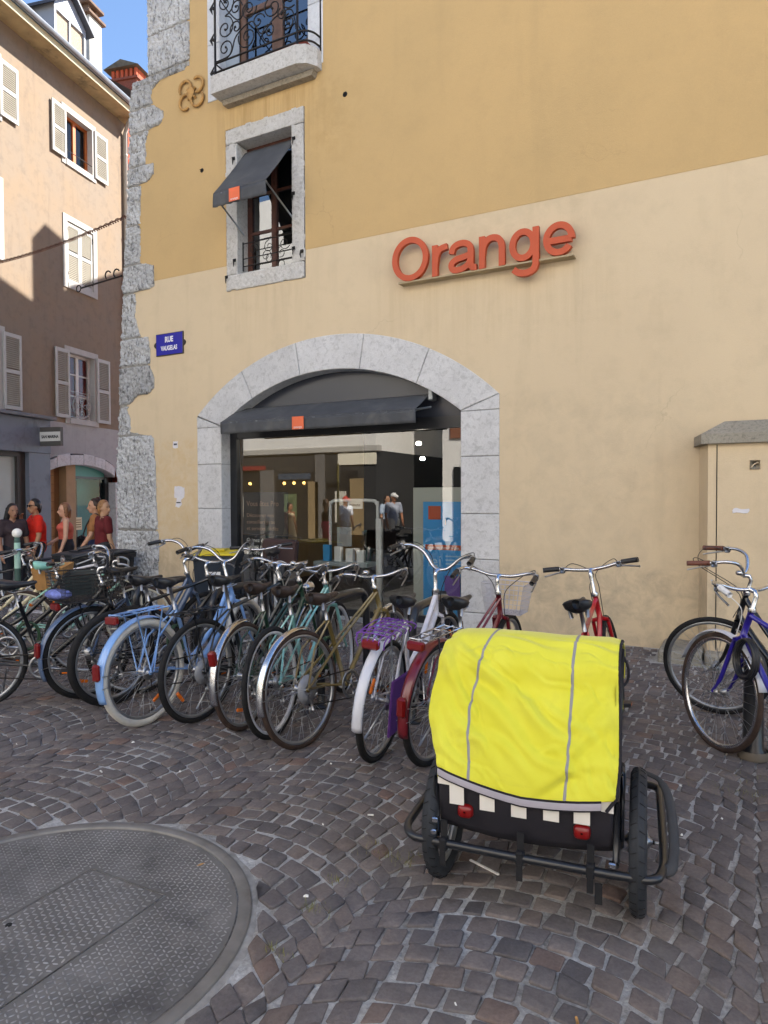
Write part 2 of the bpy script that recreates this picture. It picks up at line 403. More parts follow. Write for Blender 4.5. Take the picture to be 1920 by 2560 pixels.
def manhole():
    t = thing('manhole_cover', 'large round steel manhole cover of tread plate set in the setts', 'manhole cover', (MX, MY, 0))
    st = mat('worn_tread_steel', '#74726f', .55, .3, var=.3, vs=4, bump=.2, bs=160, dirt='#524f4d', ds=2.4, dth=(.5,.75))
    rs = mat('worn_rim_steel', '#7d7a76', .5, .3, var=.2, vs=9, dirt='#54443a', ds=3, dth=(.52,.75))
    MB().lathe([(.728, -.03), (.729, .005), (.732, .007), (.770, .008), (.776, .004), (.777, -.03)], n=128).build('rim', rs, t, True)
    X0, X1, Y1 = -.12, .285, .38      # the inset panel
    def disc_minus():
        mb = MB(); R = .722; n = 96
        ring = [(R*math.cos(2*math.pi*i/n), R*math.sin(2*math.pi*i/n)) for i in range(n)]
        yb = -math.sqrt(R*R-X0*X0); yb2 = -math.sqrt(R*R-X1*X1)
        a0 = math.atan2(yb2, X1); a1 = math.atan2(yb, X0)+2*math.pi
        arc = []; m = 110
        for i in range(m+1):
            a = a0+(a1-a0)*i/m
            arc.append((R*math.cos(a), R*math.sin(a)))
        poly = arc+[(X0, yb+.004), (X0, Y1), (X1, Y1), (X1, yb2+.004)]
        return [Vector((x, y, 0)) for x, y in poly]
    poly = disc_minus(); tris = tessellate_polygon([poly])
    mb = MB(); mb.add([(p.x, p.y, 0) for p in poly], [tuple(tr) for tr in tris]); 
    for i, f in enumerate(mb.f):
        a, b, c = (Vector(mb.v[k]) for k in f)
        if (b-a).cross(c-a).z < 0: mb.f[i] = f[::-1]
    pl = mb.build('cover_plate', st, t)
    MB().lathe([(0.001, -.012), (.73, -.012)], n=64).build('gap_shadow_plate', mat('dark_gap', (.01,.01,.01), .9), t)
    g = .006; R = .721; pp = [(X0+g, Y1-g), (X1-g, Y1-g)]; 
    arc = []
    a0 = math.atan2(-math.sqrt(R*R-(X1-g)**2), X1-g); a1 = math.atan2(-math.sqrt(R*R-(X0+g)**2), X0+g)
    m = 14; arc = [(R*math.cos(a0+(a1-a0)*i/m), R*math.sin(a0+(a1-a0)*i/m)) for i in range(m+1)]
    poly2 = arc+pp; mb = MB(); mb.add([(x, y, .0015) for x, y in poly2], [tuple(range(len(poly2)))])
    a, b, c = (Vector(mb.v[k]) for k in (0, 5, 15))
    if (b-a).cross(c-a).z < 0: mb.f = [q[::-1] for q in mb.f]
    panel = mb.build('hinged_panel', st, t)
    def treads(test, pitch, L, w, h, ang, z):
        mb = MB(); c0, s0 = math.cos(ang), math.sin(ang); n = int(1.5/pitch)
        for i in range(-n, n):
            for j in range(-n, n):
                x, y = i*pitch, j*pitch; X, Y = x*c0-y*s0, x*s0+y*c0
                if not test(X, Y): continue
                a = ang+(math.pi/4 if (i+j) % 2 else -math.pi/4); ca, sa = math.cos(a), math.sin(a)
                hh = h*random.uniform(.6, 1)
                ring = [(-L, 0), (-L*.5, -w), (L*.5, -w), (L, 0), (L*.5, w), (-L*.5, w)]
                v = [(X+p*ca-q*sa, Y+p*sa+q*ca, z) for p, q in ring]+[(X-L*.55*ca, Y-L*.55*sa, z+hh), (X+L*.55*ca, Y+L*.55*sa, z+hh)]
                mb.add(v, [(0,1,6),(1,2,7,6),(2,3,7),(3,4,7),(4,5,6,7),(5,0,6)])
        return mb
    inp = lambda x, y, e=0: X0+e < x < X1-e and y < Y1-e
    tm = mat('tread_wear', '#a3a19e', .42, .4, var=.3, vs=5, dirt='#5a5859', ds=2.4, dth=(.46,.72))
    stuff(treads(lambda x, y: math.hypot(x, y) < .705 and not inp(x, y, -.014), .0205, .0095, .003, .0026, R_(20), .0005).build('tread_bars', tm, pl, True))
    stuff(treads(lambda x, y: math.hypot(x, y) < .705 and inp(x, y, .014), .0235, .0108, .0036, .0034, R_(-25), .002).build('tread_bars', tm, panel, True))
    for dx in (-.03, .02):
        MB().lathe([(.001, .004), (.011, .004), (.012, .0)], c=(X0-.0+dx+.03, -.02+dx*.5, .0), n=12).build('key_hole', mat('dark_gap', (.01,.01,.01), .9), panel)
manhole()
# ------------------------------------------------------------------ the plastered corner building
cream = plaster('cream_plaster', '#d4c1a2', '#ac9d82', '#cebb9d', 1.0, .4, ((-3.9,-1.2,3.2,3.92,.2,'#ab9672','run'), (-3.9,-1.3,4.0,4.6,.3,'#ae9e82','blot'), (-8.4,4.2,-.6,.75,.45,'#948978','blot'), (-6.2,-4.9,3.7,4.24,.25,'#ae9c7c','run'), (-8,-6.6,.6,2.3,.4,'#c29f62','blot'), (-2.4,-.5,.2,2.6,.22,'#a59a86','blot')))
ochre = plaster('ochre_plaster', '#c6a878', '#ab946c', '#bca174', .8, .4, ((-6.25,-4.7,5.9,6.8,.5,'#94794c','run'), (-4.9,-4.2,5.6,6.6,.3,'#9c8253','blot')))
limestone = stone('grey_limestone', '#c9c9ca', '#949494', '#dcdcdd', 1.0, .35, .45)
quoinst = stone('rough_quoin_stone', '#bcbdbe', '#525354', '#dadbdc', .9, 1.0, .8, (1.5, 1.5, .6), .2)
oldstone = stone('weathered_window_stone', '#c6c4c0', '#85817a', '#d8d7d5', 1.5, .5, .5)
BLD = thing('plastered_building', 'ochre and cream plastered corner building with a big stone-arched shop window', 'building')

def poly_mesh(loops, y, flip=False):
    L3 = [[Vector((x, z, 0)) for x, z in l] for l in loops]; pts = [p for l in L3 for p in l]
    mb = MB(); fs = []
    for tr in tessellate_polygon(L3):
        a, b, c = (pts[i] for i in tr); n = (b-a).cross(c-a).z
        fs.append(tuple(tr) if (n > 0) else tuple(tr)[::-1])
    mb.add([(p.x, y, p.y) for p in pts], fs); return mb
def inset(poly, d):
    n = len(poly); out = []
    ar = sum(poly[i][0]*poly[(i+1) % n][1]-poly[(i+1) % n][0]*poly[i][1] for i in range(n)); sg = 1 if ar > 0 else -1
    for i in range(n):
        p, q, r = Vector(poly[i-1]), Vector(poly[i]), Vector(poly[(i+1) % n])
        e1, e2 = (q-p).normalized(), (r-q).normalized(); n1, n2 = Vector((-e1.y, e1.x))*sg, Vector((-e2.y, e2.x))*sg
        m = (n1+n2)/max(.3, 1+n1.dot(n2)); out.append(tuple(q+m*d))
    return out
def block(poly, y0, y1, ch=.007):                      # prism with chamfered front edge; poly (x,z) counter-clockwise
    n = len(poly); pi_ = inset(poly, ch)
    v = [(x, y0, z) for x, z in pi_]+[(x, y0+ch, z) for x, z in poly]+[(x, y1, z) for x, z in poly]
    f = [tuple(range(n))]+[(i, i+n, (i+1) % n+n, (i+1) % n) for i in range(n)]+[(i+n, i+2*n, (i+1) % n+2*n, (i+1) % n+n) for i in range(n)]
    return MB().add(v, f)
OC, OR_ = (-4.563, .361), 3.117
IC, IR = (-4.572, .297), 2.76
oz = lambda x: OC[1]+math.sqrt(OR_**2-(x-OC[0])**2)
iz = lambda x: IC[1]+math.sqrt(IR**2-(x-IC[0])**2)
LEFT = [(-.6,-8.30),(.9,-8.28),(2.4,-8.24),(3.3,-8.18),(4.37,-8.11),(5.37,-8.02),(6.2,-7.96),(7.2,-7.90),(7.45,-7.86),(7.46,-7.54),(12.4,-7.54)]
BAND = 4.577
def walls():
    arc = [(x, oz(x)) for x in [-6.725+4.323*i/40 for i in range(41)]]
    low = [(-8.30,-.6), (-6.725,-.6)]+arc+[(-2.402,-.6), (4.2,-.6), (4.2,BAND), (-4.918,BAND), (-4.918,4.235), (-6.185,4.245), (-6.185,BAND)]+[(x, z) for z, x in LEFT[::-1] if z < BAND]
    low.insert(len(low)-[z < BAND for z, x in LEFT].count(True), (-8.09, BAND)); low = low[:-1]
    poly_mesh([low], 0).build('lower_wall', cream, BLD)
    up = [(-8.09,BAND), (-6.185,BAND), (-6.185,6.36), (-4.918,6.345), (-4.918,BAND), (4.2,BAND), (4.2,12.4)]+[(x, z) for z, x in LEFT[::-1] if z > BAND]
    hole = [(-6.48,6.80), (-6.48,9.4), (-4.64,9.4), (-4.64,6.80)]
    mb = poly_mesh([up, hole], -.004); 
    mb.add([(-8.09,-.004,BAND),(-6.185,-.004,BAND),(-6.185,0.01,BAND),(-8.09,0.01,BAND)], [(3,2,1,0)])
    mb.add([(-4.918,-.004,BAND),(4.2,-.004,BAND),(4.2,.01,BAND),(-4.918,.01,BAND)], [(3,2,1,0)])
    mb.build('upper_wall', ochre, BLD)
    # unseen sides and the roofs that shade the street
    sd = MB(); sd.box(-7.5, -7.45, .02, 9.4, -.6, 12.4); sd.box(15.95, 16, .02, 9.4, -.6, 12.4); sd.box(-7.5, 16, 9.3, 9.4, -.6, 12.4); sd.box(4.2, 16, .0, .1, -.6, 12.4)
    sd.build('side_wall', ochre, BLD)
    tile = mat('roof_tiles', '#8a5a45', .85, var=.25, vs=6, bump=.5, bs=30)
    MB().prism([(-8.0, 12.4), (16.4, 12.4), (16.4, 12.52), (-8.0, 12.52)], -.5, 8.7).build('roof', tile, BLD)
    mb = MB(); v = [(-8,8.7,12.6),(-8,9.6,13.45),(-8,13,15.6),(-8,13,11.9),(-8,8.7,11.9)]; v2 = [(16.4, p[1], p[2]) for p in v]
    mb.add(v+v2, [(0,1,2,3,4), (9,8,7,6,5)]+[(i, i+5, (i+1) % 5+5, (i+1) % 5) for i in range(5)]); mb.build('rear_roof', tile, BLD)
    MB().box(-8.0, 16, 9.5, 13.0, -.6, 11.9).build('rear_wall', cream, BLD)
    MB().bbox(-8.0, -7.5, 8.73, 9.45, 11.5, 14.45, .03).build('chimney', mat('chimney_brick', '#8d5a48', .9, var=.3), BLD)
walls()

RB = [(-.5,-7.53),(.227,-7.522),(.395,-7.497),(.896,-7.478),(1.062,-7.498),(1.561,-7.525),(1.959,-7.519),(2.06,-7.551),(2.339,-7.559),(2.391,-7.627),(2.443,-8.025),(2.629,-8.021),(2.786,-8.091),(2.85,-8.042),(2.974,-7.873),(2.99,-7.64),(3.065,-7.536),(3.215,-7.545),(3.353,-7.612),(3.518,-7.609),(3.786,-7.639),(3.82,-7.801),(3.96,-7.857),(4.134,-7.913),(4.296,-7.875),(4.417,-7.908),(4.462,-7.872),(4.476,-7.617),(4.51,-7.514),(4.79,-7.521),(4.881,-7.784),(5.488,-7.774),(5.979,-7.754),(6.01,-7.593),(6.087,-7.501),(6.233,-7.498),(6.253,-7.657),(6.608,-7.64),(6.708,-7.582),(6.748,-7.356),(6.83,-7.299),(6.913,-7.309),(7.024,-7.486),(7.149,-7.529),(7.258,-7.516),(7.346,-7.369),(7.368,-6.89),(7.406,-6.805),(8.274,-6.793),(9.5,-6.8)]
LB = [(-.5,-8.335),(.875,-8.32),(2.387,-8.276),(3.322,-8.217),(4.37,-8.149),(5.373,-8.057),(6.198,-8.002),(7.181,-7.944),(7.44,-7.90),(7.46,-7.575),(9.5,-7.565)]
def ip(T, z):
    for (a, x), (b, y) in zip(T[:-1], T[1:]):
        if a <= z <= b: return x+(y-x)*(z-a)/max(1e-9, b-a)
    return T[-1][1] if z > T[-1][0] else T[0][1]
def rough(fin, bb, cell, yf, depth, amp, seed, round_=.012):
    """rough-faced stone: cells whose centre passes fin(x,z), displaced, with returned edges"""
    x0, x1, z0, z1 = bb; nx = max(2, int((x1-x0)/cell)); nz = max(2, int((z1-z0)/cell)); dx = (x1-x0)/nx; dz = (z1-z0)/nz
    idx = {}; v = []; f = []; cnt = {}
    def vid(i, j):
        if (i, j) not in idx:
            x, z = x0+i*dx, z0+j*dz
            p = Vector((x*9+seed, z*9, seed*3)); n1 = noise.noise(p*.6)*.5+noise.noise(p*2.6)*.9
            q = Vector((x*.8+z*.6, -x*.6+z*.8, 0)); rdg = noise.noise(Vector((q.x*70+seed, q.y*16, seed)))*.6+noise.noise(Vector((x*55, z*55, seed)))*.5
            idx[i, j] = len(v); v.append([x+noise.noise(Vector((x*40, z*40, 5)))*.004, yf-amp*(n1+rdg*.55), z+noise.noise(Vector((x*40, z*40, 9)))*.004])
        return idx[i, j]
    keep = set((i, j) for i in range(nx) for j in range(nz) if fin(x0+(i+.5)*dx, z0+(j+.5)*dz))
    for i, j in keep:
        q = (vid(i, j), vid(i+1, j), vid(i+1, j+1), vid(i, j+1)); f.append(q)
        for a, b in zip(q, q[1:]+q[:1]): cnt[a, b] = 1
    bd = [(a, b) for (a, b) in cnt if (b, a) not in cnt]; back = {}
    for a, b in bd:
        for k in (a, b):
            if k not in back:
                back[k] = len(v); v.append([v[k][0], yf+depth, v[k][2]])
    for k in back:
        v[k][1] = v[k][1]+round_
    for a, b in bd: f.append((b, a, back[a], back[b]))
    return MB().add(v, f)
def quoins():
    cuts = [-.5, 1.02, 2.4, 2.84, 3.4, 3.81, 4.46, 4.86, 5.42, 5.98, 6.245, 6.72, 7.05, 7.36, 7.45, 8.0, 8.75, 9.5]
    for k, (a, b) in enumerate(zip(cuts[:-1], cuts[1:])):
        a2, b2 = a+.009, b-.009
        lo = min(ip(LB, a+(b-a)*t/8) for t in range(9))-.02; hi = max(ip(RB, a+(b-a)*t/30) for t in range(31))+.03
        w = lambda z: .014*noise.noise(Vector((z*9, k, 0)))+.008*noise.noise(Vector((z*31, k, 2)))
        rough(lambda x, z: a2 <= z <= b2 and ip(LB, z)+.5*w(z+40) < x < ip(RB, z)+w(z), (lo, hi, a, b), .0155, -.03-.008*math.sin(k*2.3), .45, .028, k*3.7).build('quoin_stone', quoinst, BLD)
    L = []; zz = [-.5+.04*i for i in range(250)]
    mb = MB().sheet([[(ip(LB, z)+.02, -.012, z) for z in zz if z < 9.5], [(max(ip(LB, z)+.03, ip(RB, z)-.035), -.012, z) for z in zz if z < 9.5]]); mb.f = [q[::-1] for q in mb.f]
    mb.build('quoin_mortar', mat('quoin_mortar', '#8f8d88', .95, var=.25, vs=20, bump=.6, bs=60), BLD)
quoins()

def arch():
    ox = [-6.723,-5.943,-5.074,-4.08,-3.229,-2.4]; ix = [-6.299,-5.767,-5.007,-4.148,-3.392,-2.844]
    for k in range(5):
        g = .0035; n = 12
        o = [(ox[k]+g+(ox[k+1]-ox[k]-2*g)*i/n) for i in range(n+1)]; i_ = [(ix[k]+g+(ix[k+1]-ix[k]-2*g)*i/n) for i in range(n+1)]
        block([(x, iz(x)) for x in i_]+[(x, oz(x)) for x in o[::-1]], -.014, .2).build('arch_stone', limestone, BLD)
    for x0, x1, zs, zt in ((-6.727, -6.30, [-.4,.16,.72,1.337,1.94,2.44], (2.60,2.452)), (-2.845, -2.40, [-.4,.2,.797,1.30,1.935,2.44], (2.44,2.608))):
        for a, b in zip(zs[:-1], zs[1:]):
            block([(x0, a+.0035), (x1, a+.0035), (x1, b-.0035), (x0, b-.0035)], -.014, .2).build('jamb_stone', limestone, BLD)
        w = [(x0, 2.4435), (x1, 2.4435), (x1, zt[1]-.005), (x0, zt[0]-.005)]
        w = [p for i, p in enumerate(w) if not (i == 2 and zt[1] < 2.46) and not (i == 3 and zt[0] < 2.46)]
        if len(w) == 3 or True: block(w, -.014, .2, .004).build('wedge_stone', limestone, BLD)
    mb = MB(); n = 60
    P = [[(ix[0]-.1+(ix[-1]-ix[0]+.2)*i/n, 0, 0) for i in range(n+1)]]
    xo = [-6.72+4.315*i/n for i in range(n+1)]; xi = [-6.31+3.475*i/n for i in range(n+1)]
    iz2 = lambda x: iz(min(max(x, -6.30), -2.845))
    mb.sheet([[(xi[i], .004, iz2(xi[i])+.012) for i in range(n+1)], [(xo[i], .004, oz(xo[i])-.01) for i in range(n+1)]])
    for x0, x1 in ((-6.72, -6.31), (-2.835, -2.407)): mb.box(x0, x1, .004, .19, -.4, 2.46)
    mb.build('joint_mortar', mat('grey_mortar', '#8c8c8b', .95, var=.2), BLD)
arch()

def shop_window():
    dark = mat('anthracite_frame', (.012,.013,.016), .35, dirt='#23252a', ds=4)
    fr = MB(); fr.box(-6.30, -6.19, .17, .25, -.3, 2.45); fr.box(-2.875, -2.846, .17, .25, -.3, 2.44); fr.box(-6.19, -2.875, .175, .26, 2.285, 2.42); fr.box(-6.19, -2.875, .18, .25, -.3, .08)
    w = fr.build('shop_window', dark, BLD)
    n = 40; xs = [-6.29+3.43*i/n for i in range(n+1)]
    P = [(xs[0], 2.421), (xs[-1], 2.421)]+[(x, max(2.43, iz(x)-.002)) for x in xs[::-1]]
    m, nt, b = nodes('slate_fanlight_panel'); b.inputs['Base Color'].default_value = (.035,.04,.055,1); b.inputs['Roughness'].default_value = .22; _M['fan'] = m
    poly_mesh([P], .2).build('fanlight_panel', m, w)
    MB().quad(-6.19, -2.875, .212, .08, 2.285).build('pane', glass('shop_glass', .11, (.86,.88,.88)), w)
    MB().box(-6.1, -3.0, .23, .30, 2.29, 2.41).build('blind_box', dark, w)
    # interior of the shop
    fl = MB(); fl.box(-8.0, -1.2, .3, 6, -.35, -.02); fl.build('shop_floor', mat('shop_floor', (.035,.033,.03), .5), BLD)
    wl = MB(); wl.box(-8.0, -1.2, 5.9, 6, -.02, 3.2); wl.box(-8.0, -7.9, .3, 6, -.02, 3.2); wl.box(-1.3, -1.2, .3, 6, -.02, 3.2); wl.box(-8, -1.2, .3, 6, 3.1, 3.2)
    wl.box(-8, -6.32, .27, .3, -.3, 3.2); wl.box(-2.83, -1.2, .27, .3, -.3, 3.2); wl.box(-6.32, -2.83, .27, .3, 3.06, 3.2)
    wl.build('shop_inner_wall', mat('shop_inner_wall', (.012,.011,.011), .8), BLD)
    sp = emit('lamp_glow', (1,.93,.8), 9)
    for x, y, z, lab in ((-4.55, 1.9, 2.47, 'lit ceiling spotlight just under the right part of the shop awning'), (-4.63, 2.7, 2.31, 'middle one of three lit ceiling spotlights inside the shop'), (-4.886, 3.4, 2.11, 'lowest of three lit ceiling spotlights inside the shop')):
        s = tag(MB().lathe([(.001, -.004), (.035, -.004), (.045, .02), (.03, .05), (.001, .05)], c=(0,0,0), n=14).build('ceiling_spotlight', sp), lab, 'spotlight', 'spotlights in the shop ceiling')
        s.location = (x, y, z)
        pl = bpy.data.lights.new('spot_bulb', 'POINT'); pl.energy = 1.5; pl.color = (1, .9, .75); pl.shadow_soft_size = .04; po = bpy.data.objects.new('spot_bulb', pl); COL.objects.link(po); po.location = (x, y, z-.06)
    # window one floor up with its stone surround
    for nm, poly, y in (('lintel_stone', [(-6.185,6.155),(-4.92,6.158),(-4.915,6.345),(-6.175,6.36)], -.022), ('sill_stone', [(-6.19,4.245),(-4.92,4.233),(-4.92,4.435),(-6.19,4.43)], -.026), ('jamb_stone', [(-6.187,4.432),(-5.995,4.432),(-5.99,6.152),(-6.183,6.152)], -.02), ('jamb_stone', [(-5.11,4.437),(-4.92,4.437),(-4.917,6.155),(-5.107,6.155)], -.02)):
        xs_ = [p[0] for p in poly]; zs_ = [p[1] for p in poly]; x0, x1, z0, z1 = min(xs_), max(xs_), min(zs_), max(zs_); sd = x0*7+z0
        wob = lambda t: .012*noise.noise(Vector((t*7, sd, 1)))
        inner_b = nm == 'lintel_stone'; inner_t = nm == 'sill_stone'; lj = nm == 'jamb_stone' and x0 < -6
        fn = lambda x, z: (x > x0+.012+(wob(z) if (lj or nm != 'jamb_stone') else -.012)) and (x < x1-.012-(wob(z+9) if (not lj or nm != 'jamb_stone') else -.012)) and (z > z0+(0 if inner_b else .004+wob(x))) and (z < z1-(.002 if inner_t else .01+wob(x+5)))
        rough(fn, (x0, x1, z0, z1), .013, y, .26, .006, sd, .006).build(nm, oldstone, BLD)
    brown = mat('old_red_brown_wood', '#4d2a1e', .5, var=.3, vs=14, dirt='#2b1a14', ds=9)
    f = MB(); f.box(-5.99, -5.92, .2, .27, 4.43, 6.15); f.box(-5.18, -5.11, .2, .27, 4.43, 6.15); f.box(-5.92, -5.18, .2, .27, 6.08, 6.15); f.box(-5.92, -5.18, .2, .27, 4.43, 4.5)
    f.box(-5.585, -5.515, .19, .262, 4.5, 6.08)
    for z in (5.0, 5.5): f.box(-5.92, -5.585, .205, .245, z, z+.035); f.box(-5.515, -5.18, .205, .245, z, z+.035)
    w1 = f.build('window', brown, BLD)
    for x0, x1 in ((-5.92, -5.585), (-5.515, -5.18)):
        for z0, z1 in ((4.5, 5.0), (5.035, 5.5), (5.535, 6.08)): MB().quad(x0, x1, .222, z0, z1).build('pane', glass('dark_pane', .16, (.35,.37,.38)), w1)
    MB().box(-6.1, -5.0, .6, .62, 4.3, 6.3).build('dark_room', mat('dark_room', (.012,.011,.01), .9), w1)
    rl = MB(); iron = mat('wrought_iron', (.02,.018,.017), .55, .4, dirt='#4a2f22', ds=20, dth=(.6,.9))
    for z in (4.56, 4.66, 4.86): rl.tube([(-5.985, .09, z), (-5.115, .09, z)], .007)
    for x in (-5.98, -5.12): rl.tube([(x, .09, 4.5), (x, .09, 4.88)], .009)
    for k, x in enumerate((-5.80, -5.55, -5.30)):
        rl.tube(spiral((x, .09, 4.76), .085, .02, math.pi/2 if k % 2 else -.5, 1.3 if k < 2 else -1.3), .005)
    rl.tube([(-5.55+.05*math.cos(a*.5236), .09, 4.61+.05*math.sin(a*.5236)) for a in range(13)], .005)
    rl.build('window_guard', iron, w1, True)
    for x, z, m_ in ((-6.165, 4.42, 1), (-4.955, 4.56, -1), (-6.03, 5.95, 1), (-6.03, 4.62, 1), (-5.08, 4.62, 1), (-5.08, 5.3, 1), (-5.07, 5.98, 1)):
        h = MB(); h.tube([(0, -.02, 0), (0, -.05, 0), (.008*m_, -.055, -.05), (.0, -.05, -.09)], [.012,.012,.01,.004], 6); h.box(-.02, .02, -.03, -.015, -.02, .02)
        h.build('shutter_hook', iron, w1, False, at(x, 0, z))
    # grey canvas awning over this window
    cv = mat('charcoal_canvas', '#4a4c50', .85, var=.14, vs=5, bump=.25, bs=400, dirt='#6b6a66', ds=2.5, dth=(.52,.85))
    def awning(x0, x1, yb, zb, yf, zf, val, logo, sag=.012, nrm=28):
        P = []
        for i in range(15):
            t = i/14; row = []
            for j in range(nrm):
                s = j/(nrm-1); x = x0+(x1-x0)*s
                zz = zb+(zf-zb)*t-sag*math.sin(math.pi*t)*(1-.5*abs(2*s-1))+.004*noise.noise(Vector((x*5, t*4, zf)))+.003*noise.noise(Vector((x*18, t*9, zf)))
                row.append((x, yb+(yf-yb)*t, zz))
            P.append(row)
        mb = MB().sheet(P); mb.f = [q[::-1] for q in mb.f]
        a = mb.build('awning', cv, BLD, True)
        so = a.modifiers.new('thick', 'SOLIDIFY'); so.thickness = .004
        V = [[(x0+(x1-x0)*j/(nrm-1), yf-.003+.012*math.sin(j*1.7+zf)*t+.006*noise.noise(Vector((j*.9, t, 2))), zf-val*t) for j in range(nrm)] for t in (0, .25, .5, .75, 1)]
        mb = MB().sheet(V); v = mb.build('valance', cv, a, True)
        so = v.modifiers.new('thick', 'SOLIDIFY'); so.thickness = .004
        MB().tube([(x0, yf+.012, zf-.01), (x1, yf+.012, zf-.01)], .014, 8).build('front_bar', mat('grey_aluminium', '#8b9094', .4, .7), a, True)
        lx, lw, lh, lz = logo; orange = mat('faded_orange_print', '#e2704a', .8, var=.08); 
        MB().box(lx-lw/2, lx+lw/2, yf-.026, yf-.022, lz-lh/2, lz+lh/2).build('logo_square', orange, a)
        text('orange', lw*.26, whitep, at(lx, yf-.0265, lz-lh*.42) @ FRONT, 'logo_lettering', a)
        return a
    a = awning(-5.955, -5.135, .12, 6.06, -.51, 5.285, .17, (-5.60, .165, .16, 5.205), .02)
    alu = mat('grey_aluminium', '#8b9094', .4, .7)
    for x0, x1 in ((-5.14, -5.12), (-5.95, -5.97)): MB().tube([(x0, -.5, 5.27), (x1, .1, 4.98)], .011).build('arm', alu, a, True)
    a = awning(-6.10, -3.29, .12, 2.675, -.25, 2.465, .15, (-4.86, .17, .155, 2.395), .01, 64)
    for x0, x1, b0, b1 in ((-3.30, -3.27, -3.275, -3.215), (-6.08, -6.1, -6.16, -6.11)): MB().tube([(x0, -.24, 2.46), (x1, .12, 2.53)], .014).build('arm', alu, a, True); MB().bbox(b0, b1, .05, .18, 2.60, 2.74, .01).build('awning_bracket', alu, a)
shop_window()

def balcony():
    wht = stone('pale_dressed_stone', '#d3d6da', '#a0a3a8', '#e2e4e8', 1.4, .15, .25); iron = _M['wrought_iron']
    for nm, x0, x1, z0, z1 in (('window_surround', -6.48, -6.27, 6.8, 9.4), ('window_surround', -4.86, -4.64, 6.8, 9.4)):
        zc = [6.8, 7.55, 8.3, 9.4]
        for a, b in zip(zc[:-1], zc[1:]): block([(x0, a+.003), (x1, a+.003), (x1, b-.003), (x0, b-.003)], -.012, .3, .006).build(nm, wht, BLD)
    # slab
    mb = MB(); pl = [(-6.20,.02),(-6.20,-.27),(-4.86,-.27),(-4.74,-.22),(-4.66,-.1),(-4.66,.02)]
    n = len(pl); zs = ((6.707, 0), (6.715, -.0), (6.925, 0), (6.937, .012))
    v = []; c = Vector((-5.43, -.1))
    for z, ins in zs: v += [(x+(c.x-x)*ins, y+(c.y-y)*ins, z) for x, y in pl]
    f = [tuple(range(n))]+[(l*n+i, l*n+(i+1) % n, (l+1)*n+(i+1) % n, (l+1)*n+i)[::-1] for l in range(3) for i in range(n)]+[tuple(range(3*n, 4*n))[::-1]]
    mb.add(v, f); mb.f = [q[::-1] for q in mb.f]
    b = mb.build('balcony', oldstone, BLD)
    mb = MB(); mb.prism([(-6.14, 6.63), (-4.75, 6.63), (-4.72, 6.70), (-6.17, 6.70)], -.1, .0); mb.build('corbel_strip', stone('corbel_stone', '#9c9384', '#5f574b', '#b5ac9b', 1.4, .6, .5), b)
    r = MB(); y = -.23
    corner = smooth([(-4.86, y, 0), (-4.76, -.21, 0), (-4.69, -.13, 0), (-4.67, .0, 0)], 5)
    for z in (6.985, 7.10, 8.02):
        r.tube([(-6.15, 0, z), (-6.15, y, z), (-4.9, y, z)]+[(p.x, p.y, z) for p in corner], .012, 6)
    for x in (-6.15, -4.86): r.tube([(x, y, 6.93), (x, y, 8.06)], .015, 6)
    r.tube([(-4.67, -.01, 6.9), (-4.67, -.01, 8.06)], .012, 6); r.build('railing_bar', iron, b, True)
    sc = MB(); k = 0
    for x, z, rad, a0, tr in ((-5.98,7.24,.13,-1.57,1.4),(-5.98,7.5,.15,1.57,-1.5),(-5.98,7.82,.16,-1.57,1.6),(-5.62,7.28,.15,2.8,1.5),(-5.60,7.62,.13,0,-1.6),(-5.62,7.88,.12,1,1.5),(-5.28,7.24,.12,-1.57,-1.5),(-5.22,7.52,.17,.3,1.6),(-5.25,7.84,.12,3,1.4),(-4.98,7.26,.1,1.57,1.5),(-4.97,7.55,.13,-1,-1.5),(-4.97,7.84,.13,.5,1.5),(-5.80,7.45,.1,3.6,-1.2),(-5.45,7.42,.1,.2,1.2),(-5.08,7.4,.08,2,1.2),(-5.42,7.75,.11,1.2,-1.3),(-5.8,7.7,.1,0,1.3)):
        p = spiral((x, y+.004*(k % 3-1), z), rad, .018, a0, tr, 26); sc.tube(p, .0085, 5); sc.ball(p[-1], .016, 8); k += 1
    for pts in ([(-6.13,7.12),(-5.9,7.15),(-5.8,7.35),(-5.55,7.45),(-5.4,7.25),(-5.2,7.38),(-4.95,7.4),(-4.88,7.15)], [(-6.13,8.0),(-5.9,7.66),(-5.72,7.55),(-5.5,7.9),(-5.3,7.68),(-5.05,7.68),(-4.88,8.0)]):
        sc.tube(smooth([(x, y, z) for x, z in pts], 6), .0085, 5)
    sc.build('scrollwork', iron, b, True)
    for z in (6.98, 7.4, 7.8): lv = MB(); lv.tube([(-6.19, y, z-.06), (-6.21, y-.01, z), (-6.17, y, z+.09)], [.004,.02,.004], 6); lv.ball((-6.16, y-.01, z), .022, 8); lv.build('iron_leaf', iron, b, True)
    wood = mat('brown_window_wood', '#6b5142', .5, var=.25, vs=12)
    f = MB(); f.box(-6.27, -6.05, .12, .14, 6.94, 9.4)
    f.build('folded_shutter', mat('grey_blue_shutter', '#9aa5b2', .6, var=.08), BLD)
    f = MB()
    for x in (-6.05, -5.53, -5.45, -4.95): f.box(x, x+.085, .16, .22, 6.94, 9.4)
    for z in (7.02, 7.9, 8.7): f.box(-5.965, -5.53, .165, .215, z, z+.07); f.box(-5.365, -4.95, .165, .215, z, z+.07)
    f.box(-5.965, -5.53, .17, .21, 6.94, 7.3); f.box(-5.365, -4.95, .17, .21, 6.94, 7.3)
    w = f.build('balcony_window', wood, BLD)
